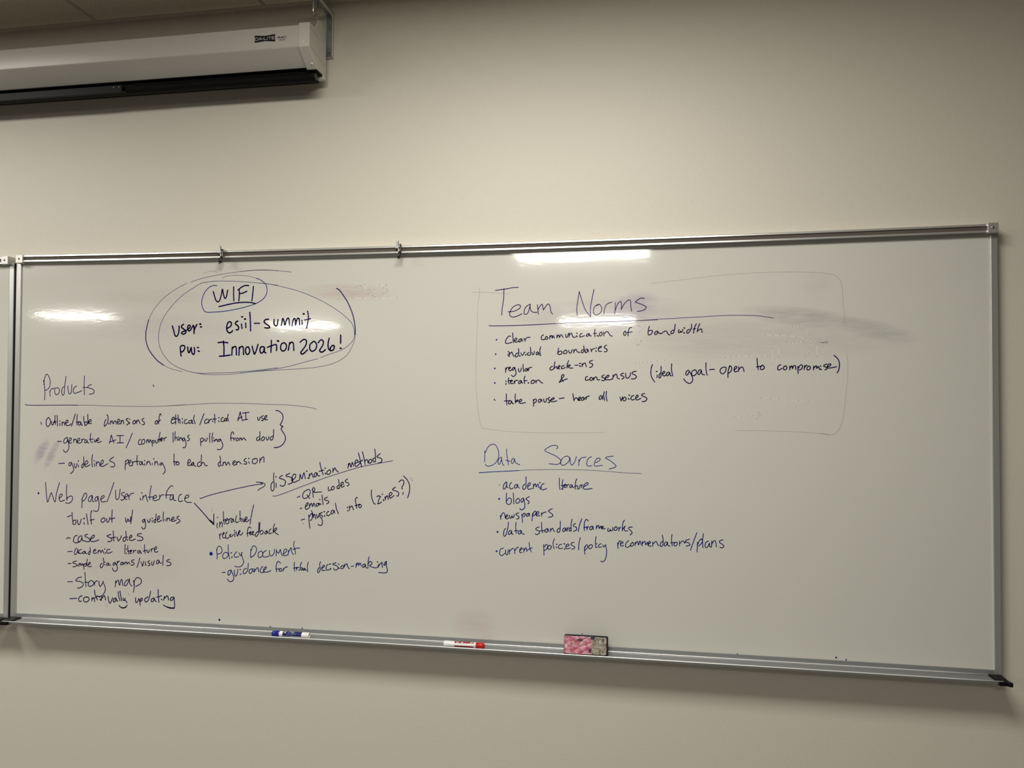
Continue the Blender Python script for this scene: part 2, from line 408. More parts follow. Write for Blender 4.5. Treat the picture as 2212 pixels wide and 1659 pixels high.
def text_mesh(bm, body, size, place, sx=1.0, spacing=1.0, align='LEFT', bold=0.0):
    cu = bpy.data.curves.new('lettering', 'FONT')
    cu.body = body
    cu.size = size
    cu.space_character = spacing
    cu.align_x = align
    cu.resolution_u = 3
    cu.offset = bold
    to = bpy.data.objects.new('lettering', cu)
    C.objects.link(to)
    dg = bpy.context.evaluated_depsgraph_get()
    ev = to.evaluated_get(dg)
    me = ev.to_mesh()
    vs = [bm.verts.new(place(v.co.x * sx, v.co.y)) for v in me.vertices]
    for p in me.polygons:
        try:
            bm.faces.new([vs[i] for i in p.vertices])
        except ValueError:
            pass
    ev.to_mesh_clear()
    bpy.data.objects.remove(to)
    bpy.data.curves.remove(cu)
WRITING = [
('hand_drawn_oval', 'thin', 1.5, 'large double purple oval drawn around the wifi details',
 "2262,2149 2281,2137 2307,2104 2334,2064 2358,2015 2374,1970 2384,1925 2388,1885 2388,1850 2381,1810 2363,1770 2337,1730 2300,1701 2253,1678 2200,1663 2131,1651 2051,1644 1943,1638 1835,1632 1753,1628 1616,1616;1608,2271 1674,2277 1762,2278 1839,2273 1915,2265 1958,2259;1863,2272 1772,2276 1700,2277 1627,2273 1530,2264 1432,2251 1333,2233 1254,2211;1229,2204 1165,2175 1100,2137 1045,2094 998,2042 966,1988 946,1933 937,1877 939,1831 954,1785 985,1739 1026,1697 1077,1665 1127,1644 1203,1626;1267,1623 1332,1612 1391,1606 1504,1606 1616,1614"),
('hand_drawn_oval', 'navy', 2.6, 'heavy purple arc of the outer oval beside the password',
 "2262,2149 2281,2137 2307,2104 2334,2064 2358,2015 2374,1970 2384,1925 2388,1885 2388,1855;956,1969 942,1914 937,1877 939,1831 954,1785 985,1739 1026,1697 1067,1670"),
('hand_drawn_oval', 'bluethin', 1.6, 'thinner blue inner oval around the wifi details',
 "1368,2206 1348,2206 1324,2199 1274,2172 1215,2137 1161,2095 1106,2038 1067,1986 1042,1931 1032,1881 1031,1830 1040,1789 1060,1748 1101,1699 1142,1669 1202,1642 1267,1624 1342,1614 1416,1616 1514,1618 1611,1623 1707,1631 1870,1649;1368,2208 1422,2213 1506,2212 1603,2207 1700,2198 1782,2189 1864,2177;1735,2195 1801,2187 1911,2163 2019,2133 2127,2089 2207,2048 2287,1997 2335,1958 2364,1928 2380,1890 2383,1865 2381,1835 2365,1808 2331,1778 2289,1756 2221,1734 2160,1712;2141,1705 2051,1684 1943,1657 1835,1639 1726,1628 1616,1615"),
('hand_drawn_oval', 'blue', 2.0, 'small blue oval drawn around the word WIFI',
 "1442,2182 1423,2186 1393,2177 1364,2152 1345,2119 1336,2082 1340,2050 1353,2023 1373,2012 1415,2012 1484,2015 1572,2027 1649,2043 1717,2063 1764,2090 1786,2119 1792,2150 1783,2182 1753,2210 1715,2226"),
('hand_drawn_oval', 'thin', 1.1, 'thin dry end of the small oval above WIFI',
 "1783,2182 1753,2210 1715,2226 1666,2239 1608,2247 1569,2249 1525,2246 1491,2238 1480,2230"),
('stray_mark', 'faint', 1.2, 'faint reddish squiggle above the large oval',
 "1343,2262 1372,2274 1399,2280 1436,2275 1440,2268"),
('heading_lettering', 'navy', 3.4, 'underlined heading reading WIFI',
 "1417,2145 1426,2117 1436,2090 1449,2078 1462,2087 1473,2121 1481,2160 1485,2143 1495,2107 1504,2101 1512,2120 1518,2153;1560,2173 1560,2128 1562,2083;1599,2154 1600,2118 1597,2082;1590,2152 1614,2170 1638,2180 1664,2179;1600,2129 1624,2132 1652,2143;1697,2173 1693,2125 1688,2081;1459,2047 1508,2057 1571,2068 1629,2072 1678,2070 1713,2062"),
('handwritten_lettering', 'purple', 3.9, 'bold line reading user: esiil-summit',
 "1128,1926 1139,1893 1147,1866 1157,1857 1169,1866 1176,1893 1177,1925;1208,1935 1196,1927 1194,1916 1208,1906 1225,1892 1224,1879 1211,1871 1196,1875 1200,1886 1229,1895 1256,1917 1251,1929 1241,1926 1238,1911 1246,1892 1258,1897 1278,1928;1282,1924 1284,1901 1284,1874;1283,1892 1293,1914 1304,1933;1325,1935 1331,1935;1328,1917 1337,1916;1517,1905 1539,1916 1548,1934 1539,1947 1524,1943 1515,1921 1516,1894 1527,1878 1542,1877 1556,1889;1592,1951 1578,1945 1575,1933 1588,1924 1598,1911 1595,1897 1581,1895;1617,1931 1621,1904;1617,1978 1625,1979;1646,1937 1648,1909;1639,1964 1644,1963;1674,2006 1678,1959 1681,1887;1708,1935 1741,1935;1804,1960 1783,1958 1773,1944 1786,1931 1807,1917 1812,1906 1795,1904 1779,1906;1842,1958 1842,1930 1854,1916 1865,1926 1869,1957;1892,1919 1898,1949 1902,1964 1910,1947 1916,1921 1926,1951 1934,1964 1943,1961 1948,1921;1965,1915 1970,1946 1978,1961 1986,1956 1989,1920 1997,1955 2007,1964 2014,1955 2016,1922;2032,1950 2033,1925;2041,1991 2045,1990;2070,2006 2075,1964 2064,1901;2051,1952 2088,1959"),
('handwritten_lettering', 'purple', 3.9, 'bold line reading pw: Innovation2026!',
 "1194,1728 1190,1756 1188,1788 1203,1797 1218,1792 1218,1774 1206,1758 1193,1754;1240,1787 1243,1760 1251,1749 1260,1769 1265,1783 1270,1751 1283,1737 1290,1755 1287,1782;1309,1782 1317,1782;1314,1760 1324,1757;1492,1822 1497,1781 1497,1728;1455,1813 1486,1816 1523,1812;1466,1725 1502,1727 1539,1732;1555,1783 1552,1731;1555,1774 1570,1787 1582,1780 1585,1733;1604,1782 1602,1731;1604,1773 1618,1787 1631,1780 1634,1735;1667,1784 1652,1780 1647,1757 1655,1737 1670,1739 1677,1761 1667,1784;1693,1788 1703,1752 1711,1737 1725,1770 1733,1799;1773,1783 1754,1783 1747,1763 1754,1743 1771,1752 1778,1781 1778,1752 1788,1744;1825,1824 1825,1785 1822,1748;1799,1780 1833,1792 1858,1797 1862,1774 1860,1759;1867,1821 1874,1819;1912,1809 1893,1799 1889,1771 1904,1755 1923,1766 1928,1794 1912,1809;1950,1809 1945,1781 1941,1761;1948,1799 1963,1811 1975,1804 1979,1759;2021,1811 2044,1828 2063,1821 2060,1793 2039,1763 2026,1745 2034,1735 2050,1742 2071,1762;2103,1810 2087,1793 2088,1765 2103,1752 2127,1767 2132,1797 2116,1815 2103,1810;2143,1807 2161,1825 2177,1814 2172,1787 2154,1762 2157,1749 2173,1748 2191,1762;2216,1834 2209,1802 2211,1771 2226,1756 2244,1761 2251,1781 2241,1789 2226,1776 2223,1759;2292,1853 2292,1826 2292,1802;2289,1771 2297,1770"),
('heading_lettering', 'navy', 2.1, 'heading reading Products',
 "178,1569 186,1536 191,1475 189,1438;182,1541 186,1582 199,1610 214,1602 229,1567 227,1531 210,1508 190,1503;228,1495 231,1462;228,1490 239,1511 259,1515;284,1518 267,1516 265,1490 277,1473 294,1480 302,1506 287,1521;336,1528 322,1516 319,1485 328,1469 337,1480 340,1521 349,1597;364,1532 368,1496 377,1478 391,1491 394,1541;432,1532 413,1521 405,1498 416,1483 447,1491 469,1500;488,1599 487,1536 490,1473;478,1522 517,1521;542,1541 520,1534 517,1521 551,1511 563,1493 552,1481 527,1476;995,1540 1000,1528"),
('hand_drawn_underline', 'navy', 1.9, 'long underline beneath the word Products',
 "40,1408 59,1402 163,1401 335,1403 449,1403"),
('hand_drawn_underline', 'thin', 1.3, 'pale fading end of the underline beneath Products',
 "438,1403 505,1403 674,1400 840,1397 1005,1398 1113,1403 1228,1410;1096,1402 1164,1405 1298,1413 1431,1420 1563,1421 1693,1419 1823,1415 1951,1411 2079,1399 2138,1386"),
('handwritten_lettering', 'navy', 2.4, 'line reading Outline/table dimensions of ethical/critical AI use',
 "164,1287 169,1272;223,1320 207,1305 205,1273 215,1258 231,1269 238,1297 223,1320;245,1293 248,1271 259,1273 268,1298;270,1334 271,1306 275,1273;259,1287 282,1292;287,1335 289,1298 291,1263;309,1282 310,1266;308,1297 310,1296;325,1290 326,1266;326,1280 337,1290 344,1284 344,1268;351,1280 369,1290 369,1301 357,1300 352,1282 358,1268 376,1267 394,1278;424,1344 412,1307 397,1263;439,1340 437,1299 439,1270;433,1289 456,1293;463,1293 451,1289 449,1273 461,1271 467,1289 472,1271 479,1271;487,1328 490,1300 497,1271;497,1287 508,1294 515,1284 508,1271 497,1269;517,1343 519,1308 522,1280;526,1290 544,1298 540,1308 528,1302 525,1288 533,1281 547,1283;659,1341 665,1337 670,1313 664,1285 646,1265 642,1273 648,1301 655,1309;675,1285 676,1279;688,1299 687,1279;688,1289 700,1301 707,1281 718,1301 727,1296 731,1278;738,1290 753,1298 751,1312 741,1308 738,1292 745,1280 760,1284;765,1304 765,1281;766,1294 778,1306 782,1294 787,1282;818,1318 804,1314 804,1306 818,1296 820,1284 807,1274;827,1292 829,1282;828,1312 829,1311;867,1305 854,1299 853,1285 863,1282 871,1293 867,1305;878,1305 878,1284;879,1295 891,1309 898,1297 905,1285;931,1319 920,1313 922,1303 935,1293 936,1281 920,1277;1028,1306 1015,1298 1015,1284 1026,1284 1032,1298 1028,1306;1056,1340 1051,1350 1045,1342 1041,1312 1038,1283;1030,1294 1053,1310;1131,1308 1151,1318 1151,1327 1140,1326 1131,1308 1130,1291 1143,1287 1158,1298;1161,1345 1161,1312 1162,1283;1154,1315 1174,1320;1178,1343 1181,1292;1181,1308 1190,1315 1193,1288;1210,1300 1211,1288;1208,1318 1210,1317;1240,1315 1226,1308 1224,1292 1237,1287 1250,1294;1275,1311 1257,1304 1257,1290 1271,1292 1279,1309 1280,1290 1288,1290;1294,1342 1290,1317 1301,1287;1362,1353 1348,1317 1333,1280;1388,1317 1371,1312 1368,1293 1382,1291 1395,1302;1397,1316 1397,1293;1397,1306 1410,1316 1417,1317;1423,1308 1426,1300;1426,1320 1427,1319;1437,1349 1440,1294;1428,1317 1449,1320;1463,1308 1470,1302;1465,1327 1469,1327;1498,1329 1485,1323 1483,1306 1496,1303 1507,1311;1518,1325 1507,1319 1507,1307 1517,1309 1522,1323 1523,1307;1533,1351 1528,1331 1534,1305;1601,1307 1607,1336 1616,1366;1616,1366 1623,1336 1632,1308;1599,1320 1629,1335;1653,1362 1656,1318;1631,1358 1677,1364;1638,1314 1668,1319;1737,1333 1738,1317 1747,1315 1755,1335;1776,1343 1764,1337 1765,1329 1775,1321 1773,1311 1762,1312;1781,1321 1796,1331 1800,1343 1789,1341 1783,1325 1790,1316 1805,1318"),
('hand_drawn_brace', 'navy', 2.4, 'right curly brace beside the outline and generative lines',
 "1860,1376 1879,1374 1903,1356 1910,1334 1903,1306 1891,1288;1891,1288 1897,1281 1911,1276;1911,1276 1900,1266 1900,1254 1915,1234 1927,1210 1926,1187 1909,1160 1882,1144 1852,1140"),
('handwritten_lettering', 'navy', 2.4, 'line reading generative AI/ computer things pulling from cloud',
 "293,1159 323,1159;366,1187 346,1176 339,1156 351,1148 365,1160 368,1185;367,1177 379,1136 377,1108 361,1089 347,1091 339,1103;378,1158 396,1171 396,1183 385,1181 378,1161 385,1148 401,1153;415,1175 415,1153;416,1167 428,1177 435,1167 440,1149;444,1161 460,1170 458,1182 446,1176 443,1157 454,1149 470,1154;476,1176 476,1154;476,1168 490,1178 497,1176;510,1174 499,1168 498,1154 508,1154 517,1170 517,1155 529,1152;543,1215 539,1187 545,1155;533,1175 560,1179;556,1159 557,1157;569,1175 574,1157 585,1175;589,1167 603,1173 600,1186 591,1179 588,1163 599,1155 623,1164;682,1152 690,1185 695,1207;695,1207 704,1181 716,1155;682,1160 729,1175;759,1204 760,1155;735,1203 784,1204;738,1155 785,1157;849,1221 829,1174 805,1123;911,1181 898,1173 894,1155 903,1145 918,1152;931,1182 918,1171 920,1152 931,1150 942,1166 935,1182;955,1178 954,1158;955,1170 966,1180 971,1160 981,1180 988,1160;995,1174 996,1137;996,1168 1006,1177 1010,1165 1001,1157;1019,1175 1021,1159 1032,1161 1036,1179;1051,1229 1045,1201 1043,1165;1034,1181 1062,1185;1054,1175 1068,1184 1065,1194 1054,1188 1054,1173 1068,1172;1077,1192 1081,1174;1079,1184 1090,1194 1098,1196;1144,1228 1144,1193 1146,1164;1158,1234 1158,1177;1159,1193 1171,1197 1175,1177;1183,1187 1184,1177;1182,1200 1183,1198;1191,1194 1192,1177;1193,1187 1203,1196 1208,1181;1225,1194 1214,1190 1213,1175 1221,1175 1227,1190;1227,1190 1237,1161 1236,1141 1224,1129 1216,1133;1260,1213 1249,1206 1252,1196 1261,1188 1257,1178 1245,1176;1342,1145 1341,1171 1339,1187;1340,1189 1354,1195 1361,1183 1352,1171 1341,1169;1370,1190 1372,1175 1383,1180 1387,1196;1405,1227 1403,1196 1406,1167;1425,1229 1420,1196 1423,1168;1432,1180 1433,1179;1431,1196 1433,1196;1441,1186 1439,1172;1442,1180 1454,1189 1458,1174;1478,1191 1465,1185 1465,1175 1474,1176 1480,1189;1480,1189 1496,1157 1494,1137 1479,1122 1459,1122;1572,1222 1569,1234 1561,1236 1554,1222 1552,1198 1553,1180;1550,1196 1568,1198;1572,1198 1574,1182;1574,1190 1585,1198;1600,1198 1590,1192 1591,1180 1603,1183 1605,1195 1598,1198;1614,1197 1614,1181;1615,1191 1624,1199 1629,1185 1640,1199 1646,1195 1658,1184;1746,1208 1733,1200 1731,1186 1742,1184 1752,1196;1753,1240 1753,1208 1755,1184;1778,1209 1765,1198 1768,1184 1780,1187 1786,1201 1776,1209;1797,1207 1800,1189 1811,1191 1815,1209;1842,1213 1825,1203 1826,1189 1836,1189 1845,1205 1847,1255"),
('handwritten_lettering', 'navy', 2.4, 'line reading guidelines pertaining to each dimension',
 "305,1011 349,1015;399,1021 383,1015 382,1000 393,999 402,1017;402,1017 418,979 412,958 396,946;422,1013 427,989 436,987 443,1014;452,1004 454,990;452,1032 454,1030;490,1014 478,1000 481,985 493,1000 493,1059;500,1005 522,1017 520,1033 506,1027 501,1005 511,993 540,1007;557,1074 554,1034 558,994;572,1014 574,998;571,1034 572,1032;587,1028 587,998;589,1016 603,1029 612,1013 614,999;619,1009 637,1021 637,1039 626,1035 619,1011 631,997 673,1016;715,1061 693,1048 686,1036 711,1026 724,1015 718,998 694,996;800,979 801,1010 802,1038;802,1034 820,1046 825,1032 807,1016;827,1020 842,1031 840,1043 831,1038 827,1018 836,1005 849,1009;853,1035 854,1007;854,1023 867,1035 876,1035;887,1075 885,1043 889,1012;876,1033 902,1038;920,1036 907,1030 906,1016 918,1016 924,1034 927,1016 936,1014;942,1022 944,1011;941,1042 943,1041;959,1035 956,1015;960,1027 973,1039 979,1027 986,1013;997,1025 998,1016;1007,1055 1008,1053;1016,1038 1015,1014;1017,1028 1030,1038 1035,1026 1040,1014;1066,1030 1054,1024 1053,1015 1064,1016 1070,1028;1070,1028 1089,993 1090,973 1076,956;1153,1089 1153,1054 1158,1014;1149,1038 1178,1038;1183,1038 1169,1030 1169,1020 1181,1018 1191,1028 1183,1038;1254,1029 1270,1040 1267,1054 1256,1050 1251,1031 1254,1015 1270,1019 1281,1026;1290,1036 1279,1030 1279,1015 1288,1020 1294,1034 1297,1016 1308,1012;1339,1041 1323,1032 1321,1014 1332,1010 1348,1021;1348,1086 1347,1049 1347,1017;1348,1029 1361,1037 1370,1029 1375,1018 1391,1017;1478,1043 1467,1033 1469,1015 1480,1019 1482,1060 1477,1080;1491,1023 1491,1019;1502,1042 1500,1019;1502,1034 1517,1042 1522,1022 1535,1040 1541,1038 1548,1022;1570,1035 1585,1043 1583,1051 1572,1047 1568,1029 1581,1024 1592,1031;1596,1047 1596,1027;1598,1039 1611,1048 1620,1038 1629,1032;1661,1069 1648,1060 1648,1050 1663,1044 1663,1032 1644,1032;1678,1047 1683,1037;1678,1069 1681,1067;1726,1068 1706,1061 1704,1041 1720,1035 1737,1048 1734,1068 1711,1065;1756,1072 1754,1042;1758,1056 1771,1076 1782,1077 1783,1047"),
('handwritten_lettering', 'navy', 2.3, 'large line reading Web page/User interface',
 "o155,809,7;207,882 212,839 218,784 226,751 241,789 252,815 264,790 282,753 292,811 313,883;312,776 335,797 332,808 318,801 312,776 324,759 355,768;369,871 367,823 372,768;367,778 395,796 412,791 412,769 390,749 361,750;484,721 486,756 485,781;483,775 502,813 516,816 519,796 502,771 486,763;558,805 538,792 533,767 550,767 561,802 564,765 575,763;600,798 583,788 584,768 598,773 603,799;603,799 612,749 607,709 591,699 571,704;625,779 648,795 647,805 631,799 623,777 637,762 662,768;719,893 697,831 671,765;733,843 735,792 745,782 759,797 766,852;797,831 780,825 778,813 794,803 797,789 781,778 770,783;800,796 822,809 819,821 805,814 802,789 817,784;827,812 833,785;830,802 846,822 866,827;913,796 914,787 921,784;922,830 925,829;934,812 932,785;935,799 953,817 959,798 968,774;992,878 983,828 983,788;970,803 1011,806;1006,794 1030,804 1027,817 1011,809 1006,789 1022,781 1054,793;1054,820 1054,793;1054,805 1070,820 1084,821;1148,878 1134,880 1108,850 1100,821 1102,799;1095,820 1135,822;1151,825 1133,817 1128,792 1144,793 1152,820 1154,790 1171,786;1210,828 1194,818 1189,789 1200,780 1219,786;1232,800 1259,810 1261,822 1245,822 1232,797 1246,778 1281,777"),
('hand_drawn_arrow', 'navy', 2.6, 'short arrow pointing down to interactive',
 "1302,772 1362,715 1407,669 1439,639;1440,707 1440,666 1441,638;1409,665 1441,639;1414,666 1435,652"),
('hand_drawn_arrow', 'navy', 2.0, 'long arrow pointing right to dissemination methods',
 "1341,805 1355,807 1408,826 1507,852 1625,880 1722,900 1776,907;1731,918 1756,918 1784,912 1793,904 1784,891 1757,876 1744,864;1757,917 1774,908"),
('handwritten_lettering', 'navy', 2.4, 'line reading built out w/ guidelines',
 "377,656 405,667;411,688 414,653 421,616;420,628 437,639 443,624 435,608 418,611;454,639 457,615 469,609 482,645;502,624 505,610;504,652 500,646;520,681 526,647 533,611;560,703 553,690 552,662 558,614;548,640 578,646;647,658 631,647 631,632 645,630 659,643 650,660;669,656 673,631 686,637 694,664;710,712 708,672 709,630;697,652 730,660;809,663 811,640 819,637 827,658 833,641 844,646 846,671;859,716 854,671 847,627;950,659 934,652 933,640 943,640 950,657;950,657 955,620 951,600 938,594 927,606;970,655 973,640 983,641 989,663;1002,651 1004,641;1002,667 1004,666;1029,659 1016,654 1016,642 1027,642 1030,696;1040,657 1056,668 1053,682 1043,675 1040,650 1051,645 1070,656;1083,709 1081,678 1083,649;1095,659 1097,657;1108,672 1108,650;1109,662 1124,672 1130,653;1140,658 1159,668 1156,678 1145,673 1140,655 1154,651 1175,659;1196,686 1183,681 1180,671 1197,662 1201,652 1178,637"),
('handwritten_lettering', 'navy', 2.4, 'line reading case studies',
 "373,511 387,519 401,514;453,536 435,529 425,503 431,490 453,487 471,497;479,535 462,520 460,497 473,494 486,513 488,535;488,529 490,514 495,502 508,503;531,546 514,542 512,532 534,523 549,512 545,500 528,496 510,503;549,516 575,524 581,540 568,538 554,518 558,500 584,501 614,512;703,550 683,545 675,539 688,532 709,523 708,509 688,502 680,505;719,575 722,541 726,508;709,529 739,534;750,534 755,515 761,511 776,531 780,545;810,538 795,528 794,511 806,511 815,532 812,575;823,521 825,517;823,537 825,535;840,533 857,540 853,551 842,543 840,522 853,516 883,527;927,564 902,560 897,549 923,544 938,533 928,519 898,518"),
('handwritten_lettering', 'navy', 2.4, 'line reading academic literature, under case studies',
 "384,425 417,429;450,454 437,434 435,411 448,411 459,435 459,446;457,439 464,419 474,418;487,444 470,437 467,420 479,416 496,424;511,433 498,428 498,419 509,419 515,433 518,419 529,419;548,434 540,426 540,413 549,415 553,438 550,459;577,435 592,442 590,449 580,445 576,427 586,421 601,428;611,442 610,422;612,433 624,445 630,428 640,443 646,442 651,426;663,429 664,423;659,454 661,452;698,453 678,447 674,431 687,426 715,437;809,488 807,459 808,428;818,431 819,429;818,460 820,458;828,481 829,456 837,426;827,445 852,449;844,441 857,448 854,453 846,447 846,432 859,434;869,452 871,435;870,444 880,452 889,453;912,453 901,447 902,436 912,436 918,452 922,438 931,435;950,491 950,464 955,436;940,449 967,457;969,456 972,442 980,443 986,460;997,466 998,447;998,457 1007,468 1016,471;1020,459 1035,469 1036,481 1026,477 1020,457 1029,446 1047,451"),
('handwritten_lettering', 'navy', 2.4, 'line reading simple diagrams/visuals',
 "388,346 410,349;451,366 429,360 424,352 445,347 454,339 443,329 424,327;460,338 461,335;471,350 469,332;471,342 480,352 485,337 493,351 500,337;504,349 508,314;506,343 522,354 524,342 513,332;532,381 528,360 531,335;539,345 554,353 552,361 541,353 539,337 550,332 563,336;649,394 653,369 650,345 637,329 628,335 630,350 641,358;662,350 662,348;661,366 663,365;686,362 676,358 676,346 686,349 691,360 693,349 704,349;736,368 723,362 723,350 734,353 738,366;738,366 753,342 754,323 739,310 724,316 718,331;753,376 751,355;753,365 764,377 770,377;792,372 779,366 779,354 790,356 796,370 798,357;807,371 807,357;809,365 819,375 826,360 834,374 847,361;875,391 858,384 860,375 875,370 873,358 854,354;917,404 909,375 897,342;926,379 933,364 937,351 943,372 945,384;958,381 958,360 964,360;987,389 977,383 979,374 990,369 988,359 977,357;1002,384 1005,363 1015,364 1021,391;1053,396 1040,390 1038,372 1049,373 1057,392 1061,377 1074,378;1086,428 1084,397 1083,363;1132,403 1116,398 1111,389 1133,384 1142,375 1131,363 1110,362"),
('handwritten_lettering', 'navy', 2.4, 'line reading Story map',
 "388,226 423,228;490,261 466,256 449,240 452,234 484,230 504,219 498,201 472,187 461,190;515,293 519,251 525,199;515,229 541,228;563,242 546,231 542,209 555,202 576,213 583,230 569,241;585,230 589,211;587,223 598,239 608,241;619,241 622,220 629,205 646,225 652,241;649,235 665,207 666,176 647,148 621,139 606,144;744,249 741,208;742,230 761,253 768,231 773,219;773,219 781,252 789,257 794,232 796,219;832,260 813,244 807,221 822,222 836,245 843,265;843,265 847,234 863,218;873,254 880,220 874,179;876,228 881,255 898,275 915,273 931,259 924,236 890,217"),
('handwritten_lettering', 'navy', 2.6, 'line reading continually updating, lowest of the left column',
 "406,114 458,120;497,138 480,131 471,113 478,100 491,102;532,133 510,124 509,105 526,98 548,111 543,130 526,131;571,129 570,108;572,118 584,130 589,115 591,104;588,180 595,146 611,116;595,130 612,139;630,121 634,117;626,138 629,136;643,140 639,113;642,125 660,147 667,134 671,119;689,143 695,112 703,99 714,113 723,136;744,136 731,127 729,110 742,112 748,134 753,119 762,115;763,177 767,146 777,120;776,183 782,151 789,120;800,138 800,123 809,123 815,137;811,129 830,108;772,87 782,77 803,74 820,81 830,92;782,75 803,72 820,78;891,144 890,121 898,112 911,130 913,140;919,134 924,96;921,123 930,141 938,141 938,130 926,121;980,154 959,140 959,123 972,122 987,141 999,191;1023,149 1006,140 1004,125 1017,126 1027,145 1029,132 1040,127;1052,203 1054,164 1059,122;1044,154 1077,165;1077,142 1079,140;1098,162 1092,137;1096,147 1115,166 1123,161 1128,140;1161,161 1144,155 1140,141 1153,140 1167,159;1167,157 1172,112 1170,90;1170,89 1141,88 1112,96 1091,106;1168,91 1141,91 1118,96"),
('stray_mark', 'faint', 1.6, 'small faint pen ticks near continually updating',
 "678,92 684,73;836,172 846,156;1425,735 1426,722;2047,671 2056,659;2756,965 2758,962;2762,954 2766,949"),
('heading_lettering', 'navy', 2.4, 'slanting heading reading dissemination methods',
 "1852,979 1850,949 1855,897 1851,871 1841,865 1833,879 1834,905 1845,923;1868,915 1869,888;1865,955 1868,953;1911,965 1894,955 1892,946 1920,938 1932,925 1925,903 1909,896 1895,902;1960,979 1939,969 1936,960 1967,954 1981,939 1972,917 1949,910;1972,934 1997,952 1999,972 1985,972 1974,943 1986,922 2018,935;2025,936 2030,975;2030,975 2042,945 2055,984 2065,947;2083,952 2084,950;2073,995 2076,994;2092,978 2090,949;2092,963 2106,983 2111,972 2118,956;2136,988 2125,977 2125,960 2136,964 2143,986 2148,969 2162,967;2161,1052 2168,1021 2184,974;2157,995 2187,1004;2198,985 2201,979;2196,1017 2198,1015;2223,1005 2210,994 2210,979 2224,979 2235,994 2226,1007;2248,1016 2249,990;2251,1001 2262,1019 2269,1006 2284,993;2351,1046 2348,1018;2351,1033 2360,1051 2368,1025 2376,1055 2385,1032;2392,1047 2412,1060 2410,1071 2398,1066 2393,1045 2403,1030 2428,1052;2416,1114 2425,1082 2437,1028;2417,1056 2444,1071;2442,1122 2453,1082 2460,1044;2457,1061 2471,1076 2480,1053;2495,1077 2484,1068 2487,1053 2498,1055 2504,1070 2495,1077;2522,1139 2527,1105 2527,1062;2525,1086 2511,1079 2514,1062 2525,1064;2558,1112 2540,1099 2540,1090 2563,1084 2570,1071 2561,1058 2545,1054"),
('hand_drawn_underline', 'navy', 1.4, 'slanting underline beneath dissemination methods',
 "1844,832 1870,834 1926,853 2065,906 2203,957 2340,1001 2430,1028 2520,1047 2639,1070"),
('handwritten_lettering', 'navy', 2.4, 'slanting line reading QR codes',
 "2011,827 2031,836;2079,878 2056,862 2048,836 2059,822 2084,833 2099,859 2093,878 2079,878;2077,845 2096,823;2114,885 2119,831;2112,877 2119,892 2128,886 2128,873 2119,864;2121,864 2135,862 2153,865 2174,866;2220,899 2219,881 2225,875 2238,884;2250,904 2240,893 2243,880 2254,884 2259,897 2250,904;2286,946 2290,924 2293,890;2288,911 2277,902 2279,889 2291,894;2300,907 2318,920 2315,931 2304,924 2302,905 2311,899 2325,908;2345,951 2331,940 2334,932 2352,925 2354,913 2343,908"),
('handwritten_lettering', 'navy', 2.4, 'slanting line reading emails',
 "2033,757 2043,762;2067,769 2085,785 2083,796 2071,784 2066,763 2074,754 2092,763;2096,789 2094,766;2097,776 2108,794 2115,773 2124,795 2131,775;2154,795 2140,788 2140,775 2152,780 2159,795 2161,783;2168,791 2170,788;2162,819 2164,818;2178,846 2181,818 2185,788;2214,834 2195,825 2198,816 2221,810 2221,799 2209,792"),
('handwritten_lettering', 'navy', 2.4, 'slanting line reading physical info (zines?)',
 "2040,686 2063,693;2090,720 2093,677 2099,637;2093,707 2109,729 2116,712 2109,690 2101,685;2108,747 2116,729 2123,703;2120,712 2129,725 2137,695;2141,726 2148,702 2157,717 2162,731;2159,718 2180,692 2181,666 2169,656 2153,661;2180,738 2166,731 2168,722 2182,716 2180,707;2196,719 2197,714;2192,744 2195,742;2224,745 2212,739 2212,721 2224,719 2233,728;2251,755 2240,746 2240,731 2251,733 2258,753 2263,736;2267,798 2274,764 2288,732;2350,755 2351,752;2346,775 2349,773;2360,784 2361,756;2362,771 2376,784 2381,771 2387,761;2412,837 2405,836 2398,823 2403,798 2408,770;2396,785 2426,796;2428,794 2421,785 2424,775 2435,777 2438,788 2430,795;2504,886 2502,860 2509,826 2520,803 2529,799;2538,846 2549,851 2562,847;2562,847 2551,827 2545,801;2545,801 2558,806 2569,813;2580,828 2583,822;2573,863 2575,861;2591,847 2593,826;2594,837 2605,854 2612,831;2618,848 2636,864 2631,874 2620,867 2618,844 2629,840 2649,855;2658,907 2642,896 2642,889 2669,881 2680,869 2676,854 2667,854;2680,939 2695,952 2711,948 2711,929 2700,908 2702,897;2709,876 2705,865;2709,978 2735,951 2749,917 2747,879 2737,844"),
('handwritten_lettering', 'navy', 2.3, 'two lines reading interactive/ receive feedback',
